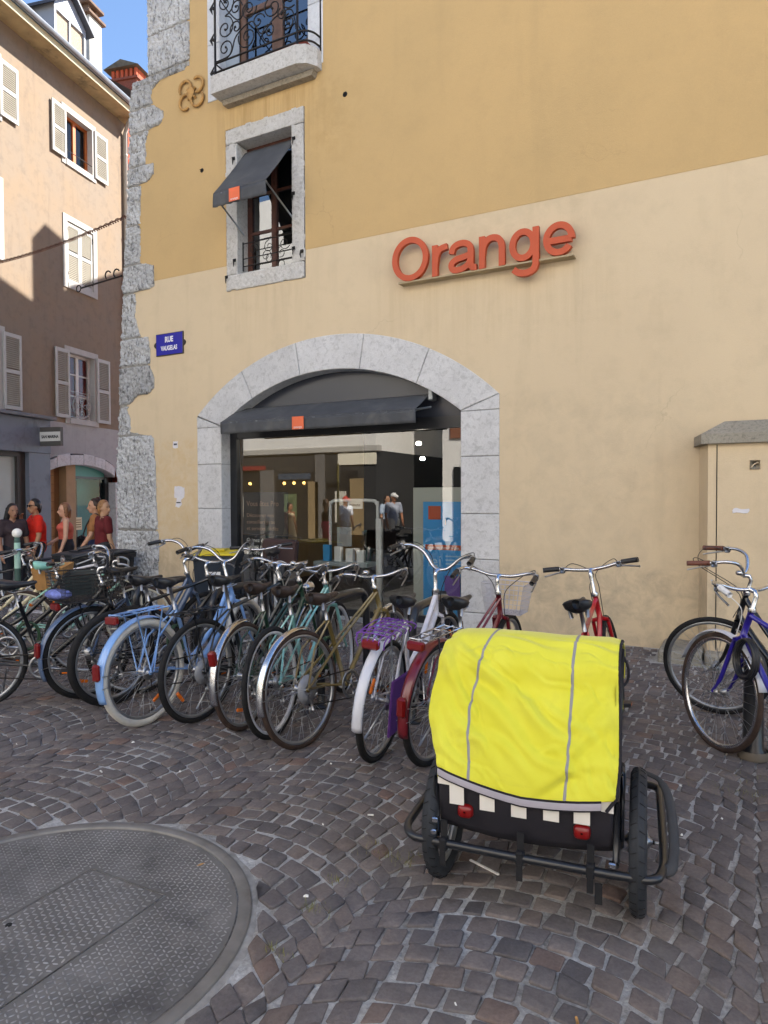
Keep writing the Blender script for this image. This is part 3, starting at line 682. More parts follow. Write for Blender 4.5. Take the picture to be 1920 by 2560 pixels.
    for x0, x1 in ((-5.965, -5.53), (-5.365, -4.95)):
        for z0, z1 in ((7.3, 7.9), (7.97, 8.7), (8.77, 9.4)): MB().quad(x0, x1, .188, z0, z1).build('pane', glass('sky_pane', .22, (.3,.34,.4)), w)
    MB().box(-6.5, -4.6, .7, .72, 6.8, 9.4).build('dark_room', _M['dark_room'], w)
    MB().bbox(-5.30, -4.80, -.16, -.02, 6.945, 7.05, .01).build('flower_box', mat('terracotta', '#7a3527', .8, var=.2), b)
balcony()

# ---- signs and small things on the wall
def stroke(mb, pts, w, y0, y1, closed=False):          # ribbon of half-width w, in the x-z plane
    P = [Vector((p[0], p[1])) for p in pts]; n = len(P); L = []; Rr = []
    for i in range(n):
        a = P[i-1] if (closed or i > 0) else P[i]; b = P[(i+1) % n] if (closed or i < n-1) else P[i]
        t = (b-a).normalized(); nn = Vector((-t.y, t.x)); L.append(P[i]+nn*w); Rr.append(P[i]-nn*w)
    v = []
    for i in range(n): v += [(L[i].x, y0, L[i].y), (Rr[i].x, y0, Rr[i].y), (Rr[i].x, y1, Rr[i].y), (L[i].x, y1, L[i].y)]
    f = []
    for i in range(n if closed else n-1):
        a, b = i*4, ((i+1) % n)*4
        for k in range(4): f.append((a+k, a+(k+1) % 4, b+(k+1) % 4, b+k)[::-1])
    if not closed: f += [(0,1,2,3)[::-1], ((n-1)*4, (n-1)*4+1, (n-1)*4+2, (n-1)*4+3)]
    mb.add(v, f)
def shop_sign():
    t = thing('shop_sign', 'shop sign of raised orange-red letters on a bar across the cream wall', 'shop sign')
    om = mat('orange_sign_face', '#b8481c', .5, var=.05, vs=3, dirt='#9a4424', ds=5, dth=(.6,.9)); w = .033
    S2 = lambda p, n=7, c=False: [(q.x, q.z) for q in smooth([(a, 0, b) for a, b in p], n, c)]
    ell = lambda cx, cz, rx, rz, a0=0, a1=360, n=48: [(cx+rx*math.cos(R_(a0+(a1-a0)*i/n)), cz+rz*math.sin(R_(a0+(a1-a0)*i/n))) for i in range(n+1)]
    letters = {
     'letter_o': [('c', ell(-3.409, 4.178, .193, .213)[:-1])],
     'letter_r': [('o', [(-3.103,3.935),(-3.103,4.277)]), ('o', S2([(-3.10,4.06),(-3.085,4.16),(-3.04,4.225),(-2.955,4.245)]))],
     'letter_a': [('o', S2([(-2.905,4.15),(-2.885,4.21),(-2.83,4.243),(-2.76,4.245),(-2.70,4.215),(-2.682,4.15),(-2.682,4.03),(-2.677,3.985),(-2.65,3.966),(-2.615,3.968)])), ('o', S2([(-2.685,4.115),(-2.75,4.097),(-2.84,4.082),(-2.895,4.05),(-2.905,4.01),(-2.885,3.975),(-2.835,3.963),(-2.765,3.975),(-2.71,4.01),(-2.685,4.06)]))],
     'letter_n': [('o', [(-2.553,3.935),(-2.553,4.277)]), ('o', S2([(-2.55,4.08),(-2.535,4.17),(-2.49,4.23),(-2.43,4.245),(-2.37,4.225),(-2.338,4.17),(-2.332,4.1),(-2.332,3.935)]))],
     'letter_g': [('c', ell(-2.105, 4.112, .112, .135)[:-1]), ('o', S2([(-1.968,4.277),(-1.968,4.15),(-1.968,3.95),(-1.975,3.88),(-2.01,3.835),(-2.08,3.817),(-2.15,3.83),(-2.205,3.87)]))],
     'letter_e': [('o', [(-1.86,4.098),(-1.60,4.098)]), ('o', ell(-1.73, 4.11, .128, .137, -5, 325, 44))]}
    for nm, parts in letters.items():
        mb = MB()
        for i, (k, p) in enumerate(parts): stroke(mb, p, w, -.135-.0015*i, -.085, k == 'c')
        mb.build(nm, om, t)
    MB().box(-3.56, -1.585, -.125, -.002, 3.92, 3.937).build('mounting_bar', mat('bar_beige', '#a8987a', .7, var=.1), t)
    MB().box(-3.50, -1.62, -.045, -.006, 3.94, 4.0).build('back_rail', cream, t)
shop_sign()
def street_sign():
    t = thing('street_name_plate', 'blue enamel street name plate reading RUE VAUGELAS on the wall', 'street sign', (-7.222, -.02, 3.65))
    bl = mat('blue_enamel', '#2a2a9c', .25, coat=.5, var=.05); ed = mat('dark_edge', '#2a2320', .5)
    ol = [(-.257,-.155),(.257,-.155),(.257,-.045),(.285,-.03),(.3,0),(.285,.03),(.257,.045),(.257,.155),(-.257,.155),(-.257,.045),(-.285,.03),(-.3,0),(-.285,-.03),(-.257,-.045)]
    block(ol, 0, .02, .004).build('plate_edge', ed, t); block([(-.248,-.146),(.248,-.146),(.248,.146),(-.248,.146)], -.003, .002, .002).build('enamel_plate', bl, t)
    wt = mat('white_enamel', (.8,.8,.82), .3)
    text('RUE', .105, wt, at(0, -.0045, .03) @ FRONT, 'lettering', t, .82, .004); text('VAUGELAS', .088, wt, at(0, -.0045, -.085) @ FRONT, 'lettering', t, .72, .003)
street_sign()
def wall_bits():
    # wrought anchor plate
    am = mat('painted_anchor', '#b38b52', .75, var=.25, vs=14, dirt='#6d4a30', ds=12, dth=(.55,.8)); mb = MB()
    for k in range(4):
        a0 = math.pi/4+math.pi/2*k; c = (-6.755+.15*math.cos(a0), -.035, 6.99+.13*math.sin(a0))
        mb.tube([(c[0]+.105*math.cos(a0-2.6+a*.33), -.035, c[2]+.10*math.sin(a0-2.6+a*.33)) for a in range(13)], [.013]+[.021]*11+[.012], 6)
        mb.tube([(-6.755, -.03, 6.99), (-6.755+.1*math.cos(a0), -.03, 6.99+.1*math.sin(a0))], .02, 6)
    mb.add([(-6.755,-.06,7.10),(-6.675,-.055,6.99),(-6.755,-.055,6.88),(-6.835,-.055,6.99),(-6.755,-.085,6.99)], [(0,3,4),(3,2,4),(2,1,4),(1,0,4)])
    tag(mb.build('wall_anchor', am, None, True), 'scrolled iron tie anchor on the ochre wall left of the balcony', 'wall anchor')
    dk = mat('dark_gap', (.01,.01,.01), .9)
    for i, (x, z, s, lab) in enumerate(((-6.60, 5.93, .05, 'left of the small awning window'), (-4.33, 6.33, .055, 'right of the small awning window'), (-2.66, 7.15, .045, 'high on the ochre wall'))):
        mb = MB(); mb.lathe([(.001, -.004), (s*.5, -.006), (s*.62, -.001)], axis='y', n=9); mb.tube([(0,-.0,0),(.01,-.05,-.01)], [.012,.006], 5)
        o = tag(mb.build('wall_fixing', dk), 'rusty broken fixing stub '+lab, 'fixing'); o.location = (x, -.004, z)
    # torn paper and sticker
    rnd = random.Random(5); pw = mat('torn_white_paper', '#d9d7dc', .9, var=.06, vs=12, dirt='#c0a88a', ds=14, dth=(.6,.75))
    def paper(name, label, pts, x, z, y=-.004, detail=None, m=pw):
        P = []
        for (a, b), (c, d) in zip(pts, pts[1:]+pts[:1]):
            for k in range(4): t = k/4; P.append((a+(c-a)*t+rnd.uniform(-.006, .006), b+(d-b)*t+rnd.uniform(-.006, .006)))
        o = tag(poly_mesh([P], 0).build(name, m), label, 'paper'); o.location = (x, y, z)
        so = o.modifiers.new('t', 'SOLIDIFY'); so.thickness = .001
        return o
    o = paper('torn_poster', 'torn white poster scrap on the cream wall beside the arch', [(-.09,-.02),(-.05,-.02),(-.07,-.14),(.0,-.15),(.05,-.11),(.03,-.04),(.1,-.01),(.1,.13),(-.02,.15),(-.09,.14)], -7.08, 1.5)
    MB().box(-.05, .03, -.003, -.0012, -.09, -.075).build('print_bar', dk, o)
    o = paper('sticker', 'small square sticker on the cream wall above the torn poster', [(-.045,-.05),(.045,-.05),(.045,.05),(-.045,.05)], -7.14, 2.23)
    MB().box(-.03, .03, -.003, -.0012, -.005, .02).build('print_bar', mat('grey_print', '#4a4c58', .8), o)
    paper('paper_label', 'torn white label on the plastered cabinet front', [(-.07,-.02),(.06,-.025),(.065,.015),(-.06,.02)], -.065, 1.36, -.356)
    # old lamp bracket at the corner
    iron = _M['wrought_iron']; mb = MB(); mb.tube([(0,0,0), (-.95,.05,-.03)], .013, 6)
    for dx in (-.12, -.3): mb.tube([(dx+.06*math.cos(a*.5), .01, .06+.06*math.sin(a*.5)) for a in range(1, 9)], .011, 6)
    mb.tube([(-1.0+.05*math.cos(a*.6283), .05, -.03+.05*math.sin(a*.6283)) for a in range(11)], .009, 6)
    o = tag(mb.build('iron_bracket', iron, None, True), 'black iron bracket arm with two small scrolls at the stone corner', 'bracket'); o.location = (-8.15, -.02, 4.74)
    # festoon chain across the side street
    A, B = Vector((-8.06, -.02, 5.59)), Vector((-13.36, 1.27, 6.12)); mb = MB(); n = 150; rnd2 = random.Random(2)
    L = []
    for i in range(n+1):
        t = i/n; p = A.lerp(B, t); p.z -= .25*4*t*(1-t)*.3; L.append(p)
    mb.tube(L, .009, 5)
    for i in range(0, n):
        p = L[i]; ang = i*1.3; mb.tube([p+Vector((0, .02*math.cos(ang), .02*math.sin(ang))), L[i+1]+Vector((0, .02*math.cos(ang+1.3), .02*math.sin(ang+1.3)))], .006, 4)
        if i % 2 == 0: mb.ball(p+Vector((0, 0, -.025)), .014, 6)
    tag(mb.build('garland', mat('garland_wire', '#6b4a3c', .7, var=.3), None, True), 'dark twisted garland strung across the side street', 'garland')
wall_bits()
def cabinet():
    t = thing('wall_cabinet', 'cream plastered wall cabinet with a weathered stone cap', 'cabinet', (0,0,0))
    mb = MB(); pl = [(-.42,-.002),(-.33,-.35),(1.2,-.35),(1.2,-.002)]; n = 4
    mb.add([(x, y, -.1) for x, y in pl]+[(x, y, 1.955) for x, y in pl], [(i, (i+1) % n, (i+1) % n+n, i+n) for i in range(n)]+[(4,5,6,7)])
    mb.build('body', cream, t)
    cs = stone('mossy_cap_stone', '#a09a8c', '#6a665d', '#b2ab9d', 2.0, .6, .6)
    pc = [(-.47,-.002),(-.385,-.405),(1.25,-.405),(1.25,-.002)]; pi2 = [(-.25,-.002),(-.2,-.24),(1.25,-.24),(1.25,-.002)]
    mb = MB(); mb.add([(x, y, 1.958) for x, y in pc]+[(x, y, 2.045) for x, y in pc]+[(x, y, 2.165) for x, y in pi2], [(3,2,1,0)]+[(l*4+i, l*4+(i+1) % 4, l*4+4+(i+1) % 4, l*4+4+i) for l in (0, 1) for i in range(3)]+[(8,9,10,11)])
    mb.build('cap_stone', cs, t)
    MB().box(-.262, -.254, -.353, -.345, .1, 1.95).build('door_joint', mat('dark_gap', (.01,.01,.01), .9), t)
    b = MB(); b.bbox(.0, .085, -.362, -.349, 1.72, 1.805, .004); b.tube(smooth([(.015,-.364,1.74),(.035,-.366,1.765),(.07,-.366,1.785)], 5), .005, 5); b.build('emblem_tile', cream, t, True)
    MB().bbox(-.72, -.36, -.6, -.03, -.05, .11, .02).build('plinth_stone', cs, t)
    MB().bbox(-.34, 1.2, -.55, -.36, -.05, .1, .02).build('plinth_stone', cs, t)
cabinet()
# ------------------------------------------------------------------ the brown house across the side street
FA = Vector((-12.95, -.49, 0)); FROT = R_(103.01)
def shutter(parent, x0, x1, z0, z1, yo, m, ang=0, hinge=None, rails=(.0, .52)):
    """louvred leaf; local frame of the facade, outer face at -yo"""
    fr = MB(); w = .055; t = .035; y1 = -yo; y0 = -yo-t
    fr.box(x0, x0+w, y0, y1, z0, z1); fr.box(x1-w, x1, y0, y1, z0, z1); zm = z0+(z1-z0)*.5
    for z in (z0, zm-.04, z1-.08): fr.box(x0+w, x1-w, y0+.002, y1-.002, z, z+.08)
    o = fr.build('shutter', m, parent)
    sl = MB(); z = z0+.095
    while z < z1-.1:
        if not (zm-.06 < z < zm+.05):
            sl.add([(x0+w, y0+.006, z), (x1-w, y0+.006, z), (x1-w, y1-.004, z+.032), (x0+w, y1-.004, z+.032), (x0+w, y0+.006, z+.007), (x1-w, y0+.006, z+.007), (x1-w, y1-.004, z+.039), (x0+w, y1-.004, z+.039)], [(0,1,2,3)[::-1],(4,5,6,7),(0,1,5,4),(2,3,7,6)])
        z += .042
    sl.build('louvres', mat('louvre_shade_tone', '#a09a8c', .65, var=.1), o); return o  # yellow-grey slats, with their shading put into the darker colour
def brown_house():
    H = thing('brown_house', 'tall brown rendered house with white louvred shutters across the side street', 'house', FA, FROT)
    wallm = plaster('brown_render', '#867a6d', '#6a615a', '#8c7a66', 1.6, .9, (), False)
    greyr = plaster('grey_render', '#a3a3a4', '#7c7c7c', '#adadac', 1.6, .6, (), False)
    wh = mat('white_shutter_paint', '#aeaca8', .6, var=.06, vs=9, dirt='#9c948a', ds=6, dth=(.6,.9)); wst = mat('white_stone_frame', '#acaaa6', .8, var=.08, vs=6, bump=.2, bs=60)
    cols = (4.045, 1.165, -1.715)
    op = []
    for c in cols:
        op += [(c, c+.90, 9.24, 10.32), (c, c+.90, 6.44, 7.84), (c, c+.88, 3.33, 4.84)]
    loops = [[(-6, 3.2), (6.25, 3.2), (6.25, 11.2), (-6, 11.2)]]+[[(a, z0), (a, z1), (b, z1), (b, z0)] for a, b, z0, z1 in op]
    poly_mesh(loops, 0).build('rendered_wall', wallm, H)
    MB().box(-6, 6.25, .5, 9, -1.5, 11.3).build('house_core', mat('dark_room2', (.02,.018,.016), .9), H)
    for k, (a, b, z0, z1) in enumerate(op):
        f = MB(); w = .13; yy = -.025
        f.box(a-w, a, yy, .2, z0-w, z1+w); f.box(b, b+w, yy, .2, z0-w, z1+w); f.box(a, b, yy, .2, z1, z1+w); f.box(a, b, yy-.015, .2, z0-w, z0)
        win = f.build('window', wst, H); kind = k % 3
        if kind == 1:
            shutter(win, a+.005, (a+b)/2-.003, z0+.01, z1-.01, -.04, wh); shutter(win, (a+b)/2+.003, b-.005, z0+.01, z1-.01, -.04, wh)
            g = MB()
            for x in (a+.02, b-.02):
                for z in (z0+.2, z1-.2): g.tube([(x, -.0, z+.08), (x, -.02, z), (x, -.0, z-.05)], .009, 5)
            g.build('shutter_hinge', _M['wrought_iron'], win, True)
        else:
            zt = z1+.03; shutter(win, a-.47, a-.03, z0-.02, zt, .03, wh); shutter(win, b+.06, b+.53, z0-.02, zt, .03, wh)
            wd = mat('orange_brown_wood', '#b5652f', .5, var=.15) if kind == 0 else mat('white_sash', '#d2d0cc', .5)
            s = MB(); xm = (a+b)/2
            for x0, x1 in ((a, a+.06), (xm-.045, xm+.045), (b-.06, b)): s.box(x0, x1, .12, .18, z0, z1)
            s.box(a+.06, xm-.045, .125, .175, z1-.06, z1); s.box(xm+.045, b-.06, .125, .175, z1-.06, z1)
            if kind == 2:
                for q in (.35, .68):
                    z = z0+(z1-z0)*q; s.box(a+.06, xm-.045, .13, .17, z, z+.03); s.box(xm+.045, b-.06, .13, .17, z, z+.03)
            sa = s.build('sash', wd, win)
            for x0, x1 in ((a+.06, xm-.045), (xm+.045, b-.06)): MB().quad(x0, x1, .148, z0, z1-.06).build('pane', glass('house_glass', .03, (.85,.85,.85), 0, 1.2), win)
            if kind == 2: MB().box(a, b, .19, .2, z0, z1).build('red_curtain', mat('red_curtain', '#7d2f2c', .9, var=.25, vs=7), win)
            g = MB(); gm = wh if kind == 2 else _M['wrought_iron']
            g.tube([(a, .0, z0+(.62 if kind == 2 else .22)), (b, .0, z0+(.62 if kind == 2 else .22))], .009, 5)
            if kind == 2:
                xm = (a+b)/2; zc = z0+.31
                for r in (.27, .25): g.tube([(xm+r*1.2*math.cos(q*.3142), .0, zc+r*math.sin(q*.3142)) for q in range(20)], .008, 5, True)
                for q in range(8): g.tube([(xm, .0, zc), (xm+.31*math.cos(q*.785+.39), .0, zc+.26*math.sin(q*.785+.39))], .007, 4)
                for q in range(4): g.tube(spiral((xm+.2*math.cos(q*1.57), .0, zc+.17*math.sin(q*1.57)), .075, .015, q*1.57, 1.3), .006, 4)
                g.tube([(a, 0, z0+.03), (b, 0, z0+.03)], .009, 5)
            g.build('window_guard', gm, win, True)
    # eaves, gutter, roof
    sof = mat('tan_soffit', '#a08a63', .8, var=.2, vs=4, dirt='#5c5240', ds=3, dth=(.55,.75)); zinc = mat('zinc', '#8b8f96', .45, .5, var=.1)
    MB().box(-6, 6.3, -.47, .45, 11.15, 11.24).build('eaves_soffit', sof, H); MB().box(-6, 6.3, -.5, -.472, 11.13, 11.27).build('fascia_board', mat('pale_fascia', '#d6cfae', .7), H)
    MB().lathe([(.075, -6), (.075, 6.32)], c=(0, -.58, 11.33), axis='x', n=14, a0=math.pi, a1=2*math.pi).add([], []).build('gutter', zinc, H, True)
    o = [c for c in H.children if c.name.startswith('gutter')][0]; so = o.modifiers.new('t', 'SOLIDIFY'); so.thickness = .006
    slate = mat('grey_roof', '#5c5650', .8, var=.25, vs=5, bump=.4, bs=25)
    th = math.tan(R_(38)); mb = MB(); y1 = 5.5
    mb.add([(-6,-.6,11.36),(6.35,-.6,11.36),(6.35,y1,11.36+(y1+.6)*th),(-6,y1,11.36+(y1+.6)*th),(-6,-.6,11.25),(6.35,-.6,11.25),(6.35,y1,11.25+(y1+.6)*th),(-6,y1,11.25+(y1+.6)*th)], [(0,1,2,3),(4,7,6,5),(0,4,5,1),(1,5,6,2),(3,2,6,7),(0,3,7,4)])
    roof = mb.build('roof', slate, H)
    lm = mat('pale_metal', '#9ea3ab', .5, .2, var=.06)
    mb = MB(); mb.box(3.93, 3.985, .15, 2.3, 11.9, 12.72); mb.box(4.93, 4.985, .15, 2.3, 11.9, 12.72); mb.box(3.985, 4.93, .15, .25, 11.9, 12.08); mb.box(3.985, 4.93, .15, .25, 12.6, 12.72); mb.box(4.43, 4.47, .16, .24, 12.08, 12.6)
    mb.prism([(3.93, 12.72), (4.985, 12.72), (4.457, 13.16)], .15, .25)
    d = mb.build('dormer', lm, roof)
    mb = MB(); 
    for sx in (-1, 1):
        a0, a1 = 4.457, 4.457+sx*.66; z0, z1 = 13.24, 12.69
        mb.add([(a0,-.0,z0),(a1,-.0,z1),(a1,2.6,z1),(a0,2.6,z0),(a0,-.0,z0-.07),(a1,-.0,z1-.07),(a1,2.6,z1-.07),(a0,2.6,z0-.07)], [(0,1,2,3),(7,6,5,4),(0,4,5,1),(1,5,6,2),(2,6,7,3)])
    mb.build('dormer_roof', mat('dark_zinc', '#4d5058', .5, .4), roof)
    cw = mat('dormer_curtain', '#9a8a78', .9, var=.3, vs=30); MB().box(3.985, 4.43, .2, .21, 12.08, 12.6).build('dormer_shutter', cw, roof); MB().box(4.47, 4.93, .2, .21, 12.08, 12.6).build('dormer_shutter', cw, roof)
    ch = MB(); ch.bbox(6.22, 6.72, 1.0, 1.5, 11.5, 14.12, .01); ch.build('chimney', mat('pale_chimney', '#bdb9b0', .85, var=.15, vs=7, bump=.3, bs=20), roof)
    ch = MB(); ch.bbox(6.12, 6.8, .92, 1.58, 14.12, 14.2, .01); ch.box(6.25, 6.35, 1.05, 1.45, 14.2, 14.4); ch.box(6.55, 6.65, 1.05, 1.45, 14.2, 14.4); ch.bbox(6.15, 6.78, .95, 1.55, 14.4, 14.5, .02); ch.build('chimney_cap', mat('brown_tiles', '#6b5546', .9, var=.3), roof)
    dp = MB(); dp.tube([(6.0,-.5,11.25),(6.1,-.2,11.05),(6.17,-.07,10.85),(6.17,-.07,3.0),(6.17,-.07,-1)], .05, 10)
    for z in (10.3, 8.2, 6.1, 4.0): dp.lathe([(.058,-.02),(.062,0),(.058,.02)], c=(6.17,-.07,z), n=12)
    dp.build('downpipe', mat('pale_zinc_pipe', '#a9a49c', .5, .3), H, True)
    # ground floor: grey shopfront and the old arch
    gs = mat('blue_grey_panel', '#6d7480', .5, var=.06, vs=3, dirt='#5f646d', ds=3)
    f = MB(); f.bbox(-6, 3.29, -.14, .2, 2.45, 3.18, .01); f.box(2.67, 3.285, -.12, .2, -1.2, 2.449); f.build('shopfront_fascia', gs, H)
    MB().bbox(-6, 3.36, -.26, .1, 3.182, 3.255, .012).build('shopfront_ledge', mat('grey_ledge', '#6f6f72', .7, var=.15), H)
    f = MB(); f.box(2.45, 2.665, -.02, .1, -1.2, 2.45); f.box(-6, 2.45, -.02, .1, 2.35, 2.45); f.build('shopfront_frame', mat('dark_brown_frame', '#3a3532', .5), H)
    MB().quad(-6, 2.45, .05, -1.0, 2.35).build('shopfront_pane', mat('pane_reflection', '#a9b2ae', .3, var=.1, vs=2), H)  # opaque pane; the pale reflection on the glass is put into its colour
    MB().box(-6, 2.45, .40, .42, -1.0, 2.4).build('shop_backdrop', mat('pale_backdrop', '#a9aaa2', .9, var=.1), H)
    arcf = lambda s: 1.87+.39*math.sqrt(max(0, 1-((s-4.45)/1.28)**2))
    xs = [3.30+2.36*i/24 for i in range(25)]
    low = [(3.29, 3.2)]+[(3.29, arcf(3.3)+.26)]+[(s, arcf(s)+.26*(1)) for s in xs]+[(5.92, 1.6), (5.92, -1.2), (6.25, -1.2), (6.25, 3.2)]
    poly_mesh([low[::-1]], .0).build('grey_render_wall', greyr, H)
    for a, b in zip((3.3, 3.62, 4.05, 4.5, 4.9, 5.3), (3.62, 4.05, 4.5, 4.9, 5.3, 5.66)):
        n = 5; q = [a+.004+(b-a-.008)*i/n for i in range(n+1)]
        block([(s, arcf(s)) for s in q]+[(s, arcf(s)+.25+.02*math.sin(a*9)) for s in q[::-1]], -.02, .3, .008).build('arch_stone', limestone, H)
    for z0, z1 in ((-1.2,-.3),(-.3,.5),(.5,1.2),(1.2,1.87)): block([(5.665, z0+.004), (5.92, z0+.004), (5.92, z1-.004), (5.665, z1-.004)], -.02, .3, .008).build('arch_stone', limestone, H)
    pk = mat('tan_planks', '#b08a58', .7, var=.12, vs=6); z = -1.0
    while z < 2.3: MB().bbox(3.3, 3.86, .28, .31, z, z+.195, .006).build('plank', pk, H); z += .2
    MB().bbox(4.04, 4.36, .1, .4, -1.2, 2.3, .01).build('tan_pillar', mat('tan_pillar', '#a98a66', .8, var=.08), H); MB().box(3.86, 4.04, .3, .32, -1.2, 2.3).build('door_jamb', mat('tan_jamb', '#8d6a46', .7), H)
    f = MB(); f.box(5.52, 5.66, .18, .28, -1.2, 2.0); f.box(4.36, 5.6, .2, .27, 1.94, 2.0); f.build('teal_shop_frame', mat('black_frame2', (.015,.016,.018), .4), H)
    MB().quad(4.36, 5.52, .22, -1.2, 1.94).build('shopfront_pane', glass('teal_shop_glass', .02, (.9,.94,.94), 0, 1.12), H)
    tl = mat('teal_paint', '#1d8a8c', .7, var=.15, vs=2); f = MB(); f.box(4.36, 5.6, .42, .44, -1.2, 2.2); f.build('teal_wall', tl, H); MB().box(4.36, 5.52, .2, .24, 2.0, 2.3).build('teal_transom', mat('teal_pale', '#3d8f86', .5), H)
    o = MB(); o.box(4.38, 4.72, .36, .41, .1, 1.9); o.build('dark_shelf', mat('dark_shelf', '#3a3833', .7), H)
    # blade sign
    s = thing('blade_sign', 'small grey blade sign reading SAN MARINA on the shopfront pillar', 'shop sign', FA+Vector((0,0,0)), FROT)
    MB().box(2.97, 3.05, -.66, -.13, 2.60, 3.0).build('sign_case', mat('sign_grey', '#55534f', .6), s); 
    MB().box(2.962, 2.97, -.655, -.14, 2.70, 2.90).build('sign_face', mat('sign_white', '#d6d6d2', .5), s)
    text('SAN MARINA', .088, mat('sign_black', (.02,.02,.02), .6), at(2.958, -.40, 2.765) @ Matrix.Rotation(-math.pi/2, 4, 'Z') @ FRONT, 'lettering', s, .82, .003)
    c = tag(MB().box(4.37, 4.60, .14, .15, .72, 1.02).build('price_card', mat('cream_card', '#e5d9b4', .8)), 'cream price card standing in the teal shop window', 'card'); c.location = FA; c.rotation_euler = (0,0,FROT)
    for q in range(4): MB().box(4.40, 4.57, .138, .14, .78+.055*q, .80+.055*q).build('print_line', mat('brown_print', '#8a6a3c', .8), c)
    # neighbour with the red wall and brick chimney
    Nb = thing('red_house', 'narrow strip of red rendered house beyond the downpipe with a brick chimney', 'house', FA, FROT)
    rw = mat('red_render', '#b5533a', .9, var=.15, vs=4, bump=.2, bs=60); MB().box(6.36, 14, -.02, 9, -1.5, 11.9).build('rendered_wall', rw, Nb)
    mb = MB(); mb.add([(6.36,-.4,11.9),(14,-.4,11.9),(14,5,15.2),(6.36,5,15.2)], [(0,1,2,3)]); mb.build('roof', mat('brown_tiles', '#6b5546', .9), Nb)
    br = mat('chimney_brick2', '#7d4636', .9, var=.3, vs=18, bump=.4, bs=40)
    ck = MB(); ck.box(10.46, 10.95, 2.5, 3.5, 12.5, 15.15); ck.box(10.40, 11.0, 2.44, 3.56, 15.15, 15.22); cc = ck.build('chimney', br, Nb)
    ob = mat('orange_brick', '#b8573a', .9, var=.2)
    for q in [(10.45, 10.53, 2.5+.17*i, 2.59+.17*i) for i in range(6)]+[(10.9, 10.96, 2.5, 2.6), (10.9, 10.96, 3.42, 3.52), (10.56, 10.88, 2.5, 2.58)]: MB().box(*q, 15.22, 15.5).build('vent_brick', ob, cc)
    MB().add([(10.3,2.35,15.5),(11.1,2.35,15.5),(11.1,3.65,15.5),(10.3,3.65,15.5),(10.3,3.0,15.75),(11.1,3.0,15.75)], [(0,1,5,4),(2,3,4,5),(0,4,3),(1,2,5),(3,2,1,0)]).build('chimney_cap', mat('mossy_tiles', '#5d574a', .9, var=.3), cc)
brown_house()

